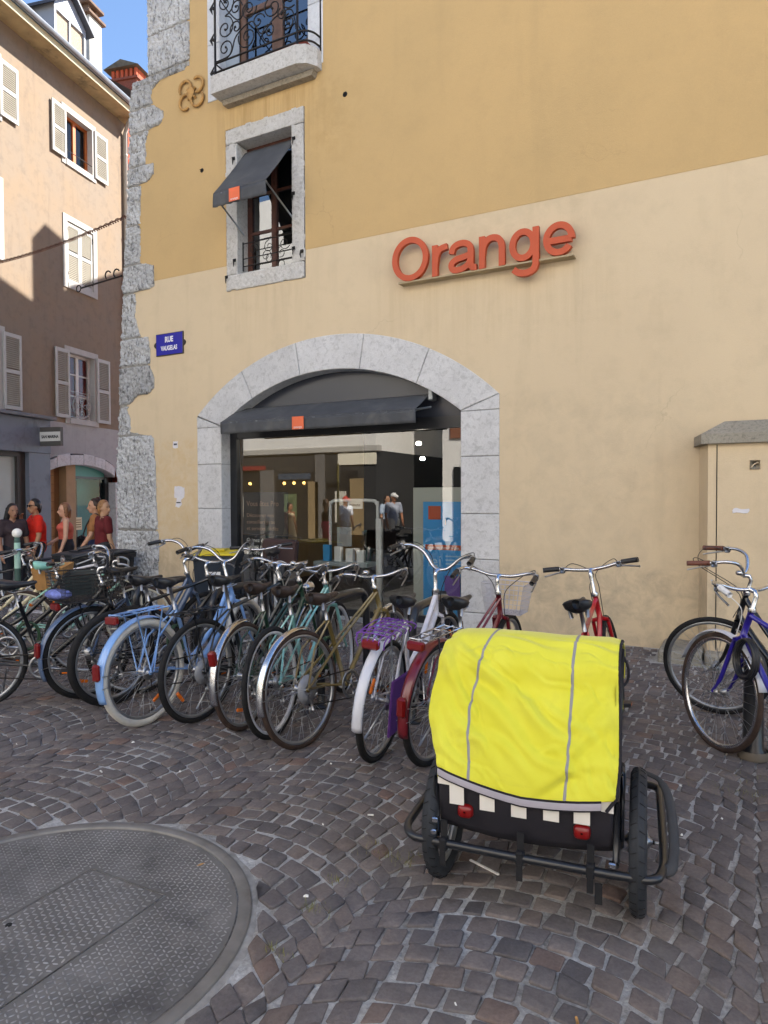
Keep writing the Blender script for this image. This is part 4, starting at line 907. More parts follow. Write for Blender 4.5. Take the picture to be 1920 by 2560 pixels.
# ------------------------------------------------------------------ houses behind the photographer (they show in the shop glass)
def opposite():
    g = thing('opposite_house', 'grey house across the street mirrored in the arched shop window', 'house')
    gm = mat('opposite_grey', '#363534', .9, var=.12, vs=1.5); wh = mat('opposite_white', '#b9b4aa', .8)
    MB().box(-30, -12.9, -26, -16, -1.5, 3.3).build('ground_floor_wall', gm, g); MB().box(-30, -12.9, -26, -16, 3.3, 14).build('wall', mat('opposite_pale', '#efebe3', .9, var=.04), g); MB().bbox(-30.1, -12.75, -16.25, -15.9, 3.25, 3.5, .03).build('cornice', wh, g)  # unseen upper storeys made tall and pale to bounce sun into the shade
    MB().box(-14.6, -12.85, -15.98, -15.94, 2.75, 3.2).build('sign_panel', mat('sign_cream', '#efe6cf', .7), g)
    dk = mat('opposite_dark', (.006,.006,.007), .8); wm = emit('warm_lamp', (1,.55,.15), 6)
    for i, x in enumerate((-29, -26, -23.2, -20.4, -17.6, -15.1)):
        w = MB().box(x, x+1.9 if i < 5 else x+1.4, -15.995, -15.93, -.6, 2.5).build('shop_opening', dk, g)
        if i in (3, 4):
            for q in range(3): MB().ball((x+.4+.5*q, -15.88, 2.05), .07, 8).build('lamp', wm, w)
        MB().box(x+.3, x+1.5, -15.995, -15.95, 4.3, 6.3).build('window', dk, g); MB().box(x-.2, x+.28, -15.995, -15.93, 4.2, 6.4).build('shutter', wh, g); MB().box(x+1.52, x+2.0, -15.995, -15.93, 4.2, 6.4).build('shutter', wh, g)
    rdm = mat('opposite_red', '#8a2a24', .7); tan_ = mat('opposite_tan', '#8f7a58', .8); pst = mat('opposite_poster', '#c9c4b6', .7)
    for x0, x1, z0, z1, m_, nm in ((-20.6,-18.2,2.62,2.8,rdm,'red_fascia'), (-16.0,-15.5,-.3,2.1,tan_,'tan_door'), (-18.45,-17.75,-.6,2.6,mat('opposite_pillar', '#6a6764', .9),'pillar'), (-15.65,-15.2,-.6,3.2,mat('opposite_pillar', '#6a6764', .9),'pillar'), (-20.0,-19.4,.6,1.5,pst,'window_poster'), (-17.2,-16.6,.5,1.6,mat('opposite_poster_green', '#5d6b4a', .7),'window_poster'), (-14.7,-14.2,.4,1.7,pst,'window_poster'), (-23.0,-22.0,.3,1.5,tan_,'window_poster'), (-14.0,-13.4,-.4,2.2,tan_,'tan_door'), (-17.5,-15.9,2.2,2.45,mat('opposite_awning', '#3a4a5c', .8),'shop_awning')): MB().box(x0, x1, -15.92, -15.86, z0, z1).build(nm, m_, g)
    c = thing('far_cream_house', 'sunlit cream house further back mirrored in the arched shop window', 'house')
    MB().box(-10.5, 24, -27, -17, -1.5, 14).build('wall', mat('opposite_cream', '#efebe3', .9, var=.04), c)  # long near-white front, shaped to send sunlight back across the street
    bs = mat('brown_shutter', '#8a5a42', .7)
    for i in range(10):
        x = -9.6+3.2*i; MB().box(x, x+1.1, -16.995, -16.94, 3.8, 5.9).build('window', dk, c); MB().box(x-.55, x-.02, -16.995, -16.92, 3.7, 6).build('shutter', bs, c); MB().box(x+1.12, x+1.65, -16.995, -16.92, 3.7, 6).build('shutter', bs, c)
        MB().box(x-.4, x+2.1, -16.995, -16.9, -.4, 2.6).build('shop_opening', dk, c)
    p = thing('sign_post', 'yellowish sign post mirrored in the shop window', 'sign post', (-10.67, -9.6, -.25))
    MB().tube([(0,0,0),(0,0,2.7)], .035, 10).build('post', mat('post_yellow', '#a89a5e', .6), p, True); MB().bbox(-.45, .05, -.06, -.03, 2.0, 2.65, .02).build('sign_back', mat('sign_back', '#3a3a3a', .5), p)
opposite()
struct(MB().sheet([[(x, y, zg(x)+.004) for y in (-17, -15, -13, -11.2)] for x in [-30+2*i for i in range(28)]]).build('bounce_paving', mat('pale_bounce', '#c2bdb4', .9, var=.1, vs=2)))  # added pale sheet, out of view, bouncing sunlight into the shaded street

# ------------------------------------------------------------------ inside the shop window
def shop_display():
    blue = mat('poster_blue', '#3fa0e2', .5); org = mat('poster_orange', '#c75a35', .5); pal = mat('panel_pale', '#b9bdb4', .6); wt = mat('display_white', '#eef2f3', .5)
    t = thing('blue_poster_stand', 'tall blue poster stand with an orange square behind the shop glass', 'poster stand', (0,0,0))
    MB().box(-3.60, -2.93, .34, .36, .02, 1.60).build('back_panel', pal, t)
    MB().box(-3.45, -2.93, .30, .32, .02, 1.43).build('poster', blue, t)
    MB().box(-3.38, -3.22, .294, .298, 1.22, 1.38).build('orange_square', org, t)
    MB().box(-3.42, -2.95, .294, .298, .86, .92).build('orange_band', org, t); text('Avantages clients Orange', .042, whitep, at(-3.19, .292, .873) @ FRONT, 'lettering', t, .95); text('1', .1, whitep, at(-3.16, .292, 1.16) @ FRONT, 'lettering', t)
    text('iei', .2, mat('pale_blue_ink', '#9cc9e6', .6), at(-3.3, .292, .66) @ FRONT, 'lettering', t)
    for k in range(3): MB().box(-3.16, -2.97, .294, .298, .69+.045*k, .705+.045*k).build('print_line', _M['pale_blue_ink'], t)
    MB().bbox(-3.17, -2.97, .28, .298, .18, .56, .02).build('purple_phone', mat('purple_phone', '#7a5aa8', .35), t); MB().bbox(-3.33, -3.14, .27, .285, .02, .38, .02).build('black_phone', mat('phone_black', (.02,.02,.025), .3), t)
    a = thing('dark_poster', 'dark window poster with pale lettering at the left of the shop glass', 'poster', (0,0,0))
    MB().box(-6.17, -5.42, .28, .295, .98, 1.56).build('upper_panel', mat('poster_brown_grey', '#4b4643', .6), a); MB().box(-6.17, -5.42, .27, .29, .0, .975).build('lower_panel', mat('poster_black', '#17191c', .5), a)
    tn = mat('tan_ink', '#b79a86', .7)
    text('Vous êtes Pro', .1, tn, at(-6.1, .265, 1.37) @ FRONT, 'lettering', a, .95, align='LEFT')
    for k, s in enumerate(('Découvrez nos', 'conseillers pros', 'et services dédiés')): text(s, .075, tn, at(-6.1, .265, 1.22-.09*k) @ FRONT, 'lettering', a, 1, align='LEFT')
    for k, s in enumerate(('Gagnez du temps,', 'prenez rendez-vous', 'sur orange.fr')): text(s, .075, wt, at(-6.1, .26, .88-.085*k) @ FRONT, 'lettering', a, 1, .001, align='LEFT')
    f = thing('display_stand', 'white tubular display stand with leaflet shelf inside the shop', 'display stand', (0,0,0))
    fr = MB(); fr.tube(smooth([(-5.08,.8,0),(-5.08,.8,1.3),(-5.06,.8,1.40),(-4.98,.8,1.44),(-4.44,.8,1.44),(-4.36,.8,1.40),(-4.34,.8,1.3),(-4.34,.8,0)], 5), .022, 8); fr.box(-4.36, -4.28, .78, .84, 0, 1.2); fr.build('frame', wt, f, True)
    MB().box(-4.78, -4.55, .76, .775, 1.33, 1.44).build('top_sign', wt, f); text('minute', .06, mat('sign_black', (.02,.02,.02), .6), at(-4.665, .757, 1.365) @ FRONT, 'lettering', f)
    MB().box(-4.95, -4.72, .76, .77, .82, 1.08).build('hanging_sheet', mat('sheet_grey', '#9fa6ab', .6), f)
    sh = MB(); sh.bbox(-5.25, -4.40, .62, .9, .56, .62, .01); shelf = sh.build('shelf', mat('shelf_grey', '#aab6bb', .5), f)
    for i, (x, m_) in enumerate(((-5.08, blue), (-4.9, wt), (-4.72, wt), (-4.55, wt))):
        b = tag(MB().bbox(-.055, .055, -.03, .03, 0, .22-.02*i, .004).build('leaflet_box', m_), ('blue' if i == 0 else ('tallest white', 'middle white', 'shortest white')[i-1])+' leaflet box on the shelf behind the shop glass', 'box', 'leaflet boxes'); b.location = (x, .72, .62)
    c = thing('shop_counter', 'dark counter deep inside the shop', 'counter', (0,0,0)); MB().bbox(-4.1, -2.4, 2.2, 2.8, .0, .95, .02).build('body', mat('counter_dark', '#2c2a28', .5), c); MB().bbox(-4.15, -2.35, 2.15, 2.85, .952, 1.0, .01).build('top', mat('counter_wood', '#7a5a3c', .5), c)
shop_display()

# ------------------------------------------------------------------ wheelie bins and bollards
def wheelie_bin(label, x, y, rz, lidm, bodym, sc=1.0, sticker=None):
    t = thing('wheelie_bin', label, 'bin', (x, y, zg(x)), rz, group='wheelie bins at the wall'); t.scale = (sc,)*3
    mb = MB(); w0, d0, w1, d1, h = .20, .21, .245, .265, .84
    v = [(-w0,-d0,.06),(w0,-d0,.06),(w0,d0,.06),(-w0,d0,.06),(-w1,-d1,h),(w1,-d1,h),(w1,d1,h),(-w1,d1,h)]
    mb.add(v, [(3,2,1,0),(0,1,5,4),(1,2,6,5),(2,3,7,6),(3,0,4,7)]); mb.build('body', bodym, t)
    mb = MB(); mb.bbox(-w1-.018, w1+.018, -d1-.018, d1+.018, h-.05, h+.012, .008); mb.build('rim', bodym, t)
    P = []
    for i in range(9):
        s = i/8; yy = -d1-.03+(2*d1+.05)*s
        P.append([(xx, yy, h+.014+.045*math.sin(min(1, s*1.6+.12)*math.pi/2)*(1-.25*abs(xx/.26)**3)) for xx in [-.265+.53*j/8 for j in range(9)]])
    mb = MB().sheet(P); mb.f = [q[::-1] for q in mb.f]; l = mb.build('lid', lidm, t, True); so = l.modifiers.new('t', 'SOLIDIFY'); so.thickness = .014
    MB().bbox(-.1, .1, -.14, .1, h+.052, h+.072, .01).build('lid_ridge', lidm, l)
    hb = MB(); hb.tube(smooth([(-.2,d1,h-.02),(-.2,d1+.06,h+.01),(.2,d1+.06,h+.01),(.2,d1,h-.02)], 4), .014, 6); hb.build('handle', bodym, t, True)
    for sx in (-1, 1):
        MB().lathe([(.02,-.022),(.09,-.022),(.095,0),(.09,.022),(.02,.022)], c=(sx*.2, d0+.03, .095), axis='x', n=18).build('wheel', rubber, t, True)
    if sticker:
        s = MB().box(-.07, .07, -.253, -.249, .45, .66).build('sticker', whitep, t)
        MB().box(-.05, .05, -.256, -.253, .5, .52).build('print_bar', mat('grey_print', '#4a4c58', .8), s); MB().box(-.05, .0, -.256, -.253, .58, .63).build('print_bar', mat('blue_print', '#6f8fc0', .8), s)
    return t
binm = mat('bin_black', '#15181e', .5, var=.2, vs=6, dirt='#2e2f33', ds=5)
wheelie_bin('black wheelie bin with a white sticker beside the rough stone corner', -7.93, -.52, R_(10), mat('bin_lid_dark', '#2a2d33', .45, var=.15), binm, 1, True)
wheelie_bin('black wheelie bin without sticker, left of the bin beside the stone corner', -8.5, -.50, R_(6), mat('bin_lid_dark', '#2a2d33', .45, var=.15), binm)
wheelie_bin('wheelie bin with a bright yellow lid in front of the arch', -5.62, -.85, R_(30), mat('bin_lid_yellow', '#d8c128', .45, var=.06), mat('bin_body_navy', '#1c2836', .5, var=.15), 1.0, True)
def bollard(label, x, y, globe=True, h=1.0):
    t = thing('bollard', label, 'bollard', (x, y, zg(x)), group='street bollards')
    (lambda q: MB().lathe([(.001,0),(.075*q,0),(.075*q,.04),(.055*q,.07),(.05*q,h-.12),(.055*q,h-.1),(.045*q,h-.06),(.001,h-.06)], n=18))(.62 if globe else 1).build('post', blackm if not globe else mat('bollard_green', '#3d5a52', .5), t, True)
    if globe:
        MB().lathe([(.033,h-.42),(.034,h-.3),(.033,h-.12)], n=18).build('pale_band', mat('mint_band', '#a8cdbd', .5), t, True)
        MB().ball((0,0,h-.01), .055, 18).build('ball', mat('ball_white', '#f2efe6', .35), t, True)
    else: MB().lathe([(.08,0.002),(.085,.03),(.078,.05)], n=18).build('collar', mat('collar_brown', '#6b6256', .7), t, True)
bollard('bollard with a white ball top between the far left bicycles', -7.52, -2.14, True, 1.22)
bollard('short black bollard behind the purple bicycle at the right', .03, -2.78, False, .62)
def hoop(x, y, rz, lab):
    t = thing('bicycle_hoop', lab, 'bicycle stand', (x, y, zg(x)), rz, group='low steel bicycle hoops')
    MB().tube(smooth([(0,-.35,0),(0,-.35,.55),(0,-.33,.68),(0,-.22,.75),(0,.22,.75),(0,.33,.68),(0,.35,.55),(0,.35,0)], 4), .03, 10).build('hoop', blackm, t, True)
    for s in (-1, 1): MB().lathe([(.001,.0),(.07,.0),(.07,.012),(.035,.02)], c=(0,s*.35,0), n=16).build('foot_plate', blackm, t, True)
for i, x in enumerate((-4.55, -3.72, -2.7, -1.98)):
    hoop(x, -2.75, R_(2), ('first','second','third','fourth','fifth')[i]+' black bicycle hoop from the left in the row')
# ------------------------------------------------------------------ bicycles (local: x forward, y left, z up, origin under the rear axle)
def paint(name, hexc): return mat('paint_'+name, hexc, .3, coat=.6, var=.06, vs=20, dirt='#4b443c', ds=18, dth=(.66,.95))
grip_k = blackp
leather = mat('brown_leather', '#6b4032', .55, var=.25, vs=18, bump=.2, bs=150)
oldleather = mat('worn_dark_leather', '#33261f', .6, var=.35, vs=18, dirt='#5c4a3c', ds=14, dth=(.55,.8))
_wc = {}
def wheel(parent, x, r, tr, tyrem, rimm, m=None, axle_w=.1, nsp=32, sprocket=None, refl=0, wall=None):
    key = (round(r,3), tr, tyrem.name, rimm.name, nsp)
    if key not in _wc:
        hb = MB(); w = .032; ri = r-2*tr-.004
        hb.lathe([(.006,-axle_w/2-.02),(.006,-axle_w/2),(.012,-w-.01),(.026,-w),(.026,-w+.004),(.014,-w+.008),(.014,w-.008),(.026,w-.004),(.026,w),(.012,w+.01),(.006,axle_w/2),(.006,axle_w/2+.02)], axis='y', n=10)
        for i in range(nsp):
            s = 1 if i % 2 else -1; a = 2*math.pi*i/nsp; b = a+(.75 if (i//2) % 2 else -.75)
            hb.tube([(.024*math.cos(b), s*w, .024*math.sin(b)), (ri*math.cos(a), s*.004, ri*math.sin(a))], .0014, 3)
        rim = MB().lathe([(ri-.012,0),(ri-.008,-.011),(ri+.008,-.012),(ri+.010,-.009),(ri+.003,0),(ri+.010,.009),(ri+.008,.012),(ri-.008,.011),(ri-.012,0)], axis='y', n=56)
        ty = MB().lathe([((r-tr)+tr*math.cos(q*math.pi/5), tr*math.sin(q*math.pi/5)) for q in range(11)][::-1], axis='y', n=64)
        _wc[key] = (hb.mesh('wheel', steel, True), rim.mesh('rim', rimm, True), ty.mesh('tyre', tyrem, True))
    hm, rm, tm = _wc[key]
    M0 = (m if m is not None else Matrix.Identity(4)) @ Matrix.Translation((x, 0, r)) @ Matrix.Rotation(random.random()*6, 4, 'Y')
    o = put('wheel', hm, parent, M0); put('rim', rm, o); put('tyre', tm, o)
    if sprocket is not None:
        s = MB(); 
        for q in range(sprocket): s.lathe([(.018,-.034-.004*q),(.05-.004*q,-.034-.004*q),(.05-.004*q,-.0365-.004*q),(.018,-.0365-.004*q)], axis='y', n=18)
        s.build('sprocket', steel, o, True)
    if refl:
        for k in range(refl):
            a = 1.2+2.4*k; ri = r*.62; b = MB().bbox(-.045,.045,-.008,.008,-.012,.012,.006)
            b.build('spoke_reflector', orl, o, False, Matrix.Rotation(a, 4, 'Y') @ Matrix.Translation((0,0,ri)))
    return o
def fender(parent, cx, r, m, a0, a1, w=.026, g=.018, nm='mudguard', mtx=None, stays=True):
    P = []; n = 26
    for i in range(n+1):
        a = R_(a0+(a1-a0)*i/n); row = []
        for k in range(7):
            q = -1+2*k/6; rr = r+g-.012*q*q; row.append((cx+rr*math.cos(a), q*w, r+rr*math.sin(a)))
        P.append(row)
    o = MB().sheet(P).build(nm, m, parent, True, mtx); so = o.modifiers.new('t', 'SOLIDIFY'); so.thickness = .002
    if stays:
        s = MB()
        for q in ((.62, .35) if a1 > 100 else (.5,)):
            a = R_(a0+(a1-a0)*(q if a1 < 100 else 1-q*.35))
            for sy in (-1, 1): s.tube([(cx, sy*.055, r), (cx+(r+g)*math.cos(a), sy*w, r+(r+g)*math.sin(a))], .0025, 4)
        s.build('mudguard_stay', steel, parent, True, mtx)
    return o
def saddle(parent, x, z, m, L=.27, W=.085, thick=.055, tilt=0):
    P = []; prof = ((0,.25,.6),(.06,.75,.9),(.18,1,1),(.35,.92,1),(.5,.55,.85),(.65,.3,.75),(.85,.22,.7),(.97,.17,.6),(1,.08,.3))
    for t, w, h in prof:
        row = []
        for k in range(13):
            a = 2*math.pi*k/12; y = math.cos(a)*w*W; s = math.sin(a)
            row.append((-.12+L*t, y, (s*.42*thick*h if s > 0 else s*thick*h*(1.25-.9*t))+.022*(1-t)**2+.006*t-.01*math.sin(math.pi*t)))
        P.append(row)
    mb = MB().sheet(P); b = len(P[0]); n = len(P)
    mb.f += [tuple(range(b-1))[::-1], tuple(range((n-1)*b, n*b-1))]
    mb.f = [q[::-1] for q in mb.f]
    o = mb.build('saddle', m, parent, True, Matrix.Translation((x, 0, z)) @ Matrix.Rotation(tilt, 4, 'Y'))
    r = MB()
    for s in (-1, 1): r.tube([(-.08, s*.04, -.03), (.0, s*.025, -.06), (.1, s*.015, -.045)], .004, 5)
    for s in (-1, 1): r.tube([(-.07, s*.05, -.03+.012*math.sin(q*1.5))for q in range(2)]+[(-.06, s*.045, -.075)], .011, 6)
    r.build('saddle_rail', steel, o, True); return o
def basket(parent, mtx, w, d, h, m, dx=9, dz=6, taper=.8, solid=False, nm='basket'):
    mb = MB()
    def pt(u, v, z):
        k = taper+(1-taper)*z/h; return (u*d/2*k, v*w/2*k, z)
    if solid:
        P = [[pt(u, v, z) for (u, v) in ((-1,-1),(1,-1),(1,1),(-1,1),(-1,-1))] for z in (0, h)]
        mb.sheet(P); mb.add([pt(-1,-1,0.002), pt(1,-1,.002), pt(1,1,.002), pt(-1,1,.002)], [(0,1,2,3)])
    else:
        for k in range(dz+1):
            z = h*k/dz; mb.tube([pt(-1,-1,z), pt(1,-1,z), pt(1,1,z), pt(-1,1,z)], .0045 if k in (0, dz) else .0022, 4, True)
        for s in (-1, 1):
            for k in range(dx+1):
                q = -1+2*k/dx; mb.tube([pt(q, s, 0), pt(q, s, h)], .0022, 3); mb.tube([pt(s, q, 0), pt(s, q, h)], .0022, 3)
        for k in range(1, dx): q = -1+2*k/dx; mb.tube([pt(q,-1,0), pt(q,1,0)], .0022, 3); mb.tube([pt(-1,q,0), pt(1,q,0)], .0022, 3)
    o = mb.build(nm, m, parent, False, mtx)
    if solid: so = o.modifiers.new('t', 'SOLIDIFY'); so.thickness = .006
    return o
def bike(label, X, Y, head, lean=0, frame='diamond', fm=None, r=.345, tr=.018, tyre=None, rim=None, wb=1.07, fend=None, ffend=None, rack=None, seat=None, seat_z=.93, bars='swept', bar_z=.98, gripm=None, steer=0,
         light=None, front_basket=None, rear_basket=None, kick=True, refl=1, chainguard=None, headlight=False, bell=False, fend_a=(75, 205), front_wheel=True, low=0, cablem=None, sprocket=4, levers=True, fw=.026, disc=None):
    t = thing('bicycle', label, 'bicycle', (X, Y, zg(X)), math.pi/2-R_(head), R_(lean), group='parked bicycles')
    t.location.z += -.002
    tyre = tyre or rubber; rim = rim or mat('alu_rim', '#a3a6aa', .35, .8, dirt='#5a534a', ds=30, dth=(.6,.9)); seat = seat or blackp; gripm = gripm or grip_k; cablem = cablem or blackp
    BB = Vector((.44, 0, .285)); Ra = Vector((0,0,r)); Fa = Vector((wb,0,r)); ax = lambda z: Vector((wb-.035-(z-r)*.36, 0, z))
    H1, H2 = ax(.70), ax(.845); S = Vector((.44-.19*(seat_z-.2)/.62*.9, 0, 0)); st = lambda z: Vector((BB.x-(z-BB.z)*.32, 0, z)); ST = st(.74)
    axis = (H2-H1).normalized(); SM = Matrix.Translation(H1) @ Matrix.Rotation(R_(steer), 4, axis) @ Matrix.Translation(-H1)
    # frame
    f = MB(); f.tube([H1-axis*.015, H2+axis*.02], .018, 8); f.tube([BB, ST+Vector((-.005,0,.02))], .0145, 8); f.lathe([(.02,-.035),(.021,-.03),(.021,.03),(.02,.035)], c=BB, axis='y', n=12)
    for s in (-1, 1):
        f.tube([BB+Vector((-.03,s*.025,0)), Vector((.18,s*.045,r*.95)), Ra+Vector((.0,s*.058,0))], .0085, 6)
        f.tube([ST+Vector((0,s*.015,-.03)), Vector((.09,s*.05,r+.22)), Ra+Vector((0,s*.058,0))], .007, 6)
        f.lathe([(.001,-.003),(.018,-.003),(.018,.003),(.001,.003)], c=Ra+Vector((0,s*.058,0)), axis='y', n=8)
    if frame == 'diamond':
        f.tube([BB, H1+axis*.02], .0165, 8); f.tube([st(.72), H2-axis*.015], .0145, 8)
    elif frame == 'mixte':
        f.tube([BB, H1+axis*.015], .0165, 8)
        for s in (-1, 1): f.tube([H2-axis*.02+Vector((0,s*.012,0)), st(.55)+Vector((0,s*.022,0)), Ra+Vector((0,s*.058,0))], .009, 6)
    elif frame == 'step':
        f.tube(smooth([BB, Vector((.56,0,.40)), Vector((.74,0,.55)), H1+axis*.01], 5), .021, 8)
        f.tube(smooth([st(.44), Vector((.52,0,.50)), Vector((.70,0,.66)), H2-axis*.015], 5), .018, 8)
    elif frame == 'wave':
        f.tube(smooth([BB+Vector((0,0,.005)), Vector((.55,0,.33)), Vector((.70,0,.46)), H1+axis*.05], 6), .029, 10); f.tube(smooth([st(.36), Vector((.5,0,.40)), Vector((.68,0,.56)), H2-axis*.02], 6), .017, 8)
    fo = f.build('frame', fm, t, True)
    # fork and steering
    k = MB(); c = ax(.685); k.tube([c+Vector((0,-.05,0)), c+Vector((0,0,.012)), c+Vector((0,.05,0))], .015, 6)
    for s in (-1, 1): k.tube(smooth([c+Vector((0,s*.048,0)), ax(.52)+Vector((0,s*.05,0)), ax(.42)+Vector((.008,s*.05,0)), Fa+Vector((0,s*.052,0))], 4), [.0125]*9+[.009]*3+[.007], 7)
    k.build('fork', fm, t, True, SM)
    T = ax(bar_z); sm = MB(); sm.tube([H2, T-axis*.03, T+Vector((.02,0,0)), T+Vector((.055,0,.004))], [.0125,.0125,.014,.015], 8); sm.lathe([(.022,-.012),(.024,0),(.022,.012)], c=H2+axis*.02, n=12)
    sm.build('stem', chrome, t, True, SM)
    C0 = T+Vector((.06,0,.005))
    half = {'swept': [(0,0,0),(.015,.07,.005),(.02,.15,.035),(-.02,.24,.05),(-.11,.285,.045),(-.22,.30,.03)],
            'flat': [(0,0,0),(0,.1,.01),(-.02,.2,.03),(-.04,.30,.035)], 'high': [(0,0,0),(.02,.06,.02),(.02,.14,.10),(-.02,.22,.135),(-.10,.27,.13),(-.20,.29,.11)],
            'porteur': [(0,0,0),(.02,.08,.0),(.03,.17,.02),(-.01,.245,.035),(-.09,.265,.02),(-.17,.265,-.01)], 'flip': [(0,0,0),(-.02,.06,.03),(-.01,.12,.10),(.05,.17,.13),(.14,.20,.13),(.27,.215,.13)], 'drop': [(0,0,0),(0,.12,0),(.0,.19,0),(.05,.205,-.005),(.10,.205,-.04),(.085,.205,-.11),(.02,.205,-.145),(-.05,.205,-.145)]}[bars]
    pr = smooth([C0+Vector(p) for p in half], 5); pl = [Vector((p.x, -p.y, p.z)) for p in pr]
    hb = MB().tube(pl[::-1]+pr[1:], .0115, 8).build('handlebar', chrome if bars != 'drop' else steel, t, True, SM)
    ng = 6 if bars != 'drop' else 9
    for side in (pr, pl):
        g = MB().tube(side[-ng:-1]+[side[-1]+(side[-1]-side[-2])*.3], .0165, 8); g.build('grip', gripm, hb, True)
        if levers:
            e = side[-ng-1]; sgn = 1 if side is pr else -1; dr = (side[-2]-side[-ng]).normalized()
            lv = MB(); lv.bbox(e.x-.018, e.x+.018, e.y-.016, e.y+.016, e.z-.028, e.z+.012, .006); lv.tube(smooth([e+Vector((.025,0,-.02)), e+dr*.05+Vector((.04 if bars != 'flat' else .05,0,-.03)), e+dr*.13+Vector((.03,0,-.045))], 4), .006, 5)
            lv.build('brake_lever', steel, hb, True)
            cb = smooth([e+Vector((.02,0,-.01)), e+Vector((.12,-sgn*.05,.02)), e+Vector((.14,-sgn*.17,-.06)), C0+Vector((.02,sgn*.03,-.12)), H1+Vector((.03,sgn*.02,.0))], 6)
            MB().tube(cb, .0028, 5).build('brake_cable', cablem, hb, True)
    if bell: MB().ball(C0+Vector((.0,.07,.035)), .026, 12, (1,1,.7)).build('bell', chrome, hb, True)
    if headlight:
        h = MB(); p = ax(.80)+Vector((.09,0,.0)); h.lathe([(.001,-.05),(.02,-.045),(.035,-.01),(.042,.03),(.04,.04)], c=p, axis='x', n=14); h.tube([p, ax(.80)], .007, 5); h.build('headlight', chrome, t, True, SM); MB().lathe([(.001,.043),(.039,.038)], c=p, axis='x', n=14).build('headlight_lens', mat('lamp_lens', '#d9dcd8', .15), t, True, SM)
    if front_wheel: wheel(t, wb, r, tr, tyre, rim, SM, refl=refl)
    wheel(t, 0, r, tr, tyre, rim, None, sprocket=sprocket, refl=refl)
    if disc: MB().lathe([(.03,-.05),(.085,-.046),(.088,-.05),(.03,-.054)], c=Ra, axis='y', n=28).build('spoke_guard', disc, t, True)
    if fend: fender(t, 0, r, fend, fend_a[0], fend_a[1], fw)
    if ffend: fender(t, wb, r, ffend, 20, 165, fw, mtx=SM)
    # seat
    sz = seat_z; sp = st(sz-.055); MB().tube([ST-Vector((0,0,.02)), sp], .0125, 8).build('seat_post', steel, t, True); saddle(t, sp.x, sz-.01, seat)
    # drivetrain
    ck = MB(); ry = -.045
    ck.lathe([(.070,ry),(.092,ry),(.092,ry-.004),(.070,ry-.004),(.070,ry)], c=BB, axis='y', n=30)
    for q in range(5): a = q*1.2566; ck.tube([BB+Vector((0,ry-.002,0)), BB+Vector((.075*math.cos(a),ry-.002,.075*math.sin(a)))], .006, 5)
    ca = random.uniform(-.6, .6); A = Vector((math.cos(ca),0,math.sin(ca)))*.165
    ck.tube([BB+Vector((0,-.06,0)), BB+Vector((0,-.065,0))+A], [.013,.009], 6); ck.tube([BB+Vector((0,.06,0)), BB+Vector((0,.065,0))-A], [.013,.009], 6); ck.tube([BB+Vector((0,-.065,0)), BB+Vector((0,.065,0))], .009, 6)
    cs = ck.build('crankset', steel, t, True)
    for s, a in ((-1, A), (1, -A)):
        p = BB+a+Vector((0,s*.115,0)); pd = MB(); pd.bbox(p.x-.042,p.x+.042,p.y-.04,p.y+.04,p.z-.012,p.z+.012,.005); pd.tube([p-Vector((0,s*.05,0)), p], .006, 5); pd.build('pedal', blackp, cs)
        MB().box(p.x-.025,p.x+.025,p.y-.041,p.y+.041,p.z-.005,p.z+.005).build('pedal_reflector', orl, cs)
    if chainguard:
        q = [BB+Vector((.11,ry-.012,.0)), BB+Vector((.07,ry-.012,.105)), BB+Vector((-.1,ry-.012,.115)), Ra+Vector((.05,ry-.012,.06)), Ra+Vector((-.06,ry-.012,.0)), Ra+Vector((.05,ry-.012,-.06)), BB+Vector((-.1,ry-.012,-.08)), BB+Vector((.07,ry-.012,-.09))]
        MB().prism([(p.x, p.z) for p in q[::-1]], ry-.026, ry-.012).build('chain_guard', chainguard, t)
    else:
        ch = MB(); ch.tube([BB+Vector((0,ry-.002,.092)), Ra+Vector((0,ry+.006,.045))], .0045, 4); ch.tube([BB+Vector((0,ry-.002,-.092)), Ra+Vector((.02,ry+.006,-.10)), Ra+Vector((.02,ry+.006,-.05))], .0045, 4); ch.build('chain', mat('greasy_chain', '#2b2622', .5, .6), t, True)
        if sprocket > 1:
            d = MB(); d.tube([Ra+Vector((.0,ry-.012,-.03)), Ra+Vector((.02,ry-.012,-.07)), Ra+Vector((.04,ry-.008,-.13))], .009, 6); d.lathe([(.006,-.004),(.022,-.004),(.022,.004),(.006,.004)], c=Ra+Vector((.04,ry+.004,-.13)), axis='y', n=12); d.lathe([(.006,-.004),(.022,-.004),(.022,.004),(.006,.004)], c=Ra+Vector((.02,ry+.004,-.07)), axis='y', n=12); d.build('derailleur', steel, t, True)
    zr = 2*r+.05
    if rack:
        k = MB()
        for s in (-1, 1): k.tube([(-.22,s*.055,zr),(.19,s*.055,zr+.01)], .0055, 5); k.tube([(-.10,s*.058,zr),(0,s*.065,r)], .005, 5); k.tube([(.12,s*.058,zr),(.02,s*.065,r)], .005, 5)
        for x in (-.22,-.08,.06,.19): k.tube([(x,-.055,zr+.004),(x,.055,zr+.004)], .0055, 5)
        k.tube([(-.2,0,zr+.006),(.19,0,zr+.012)], .004, 5); k.build('rack', rack, t, True)
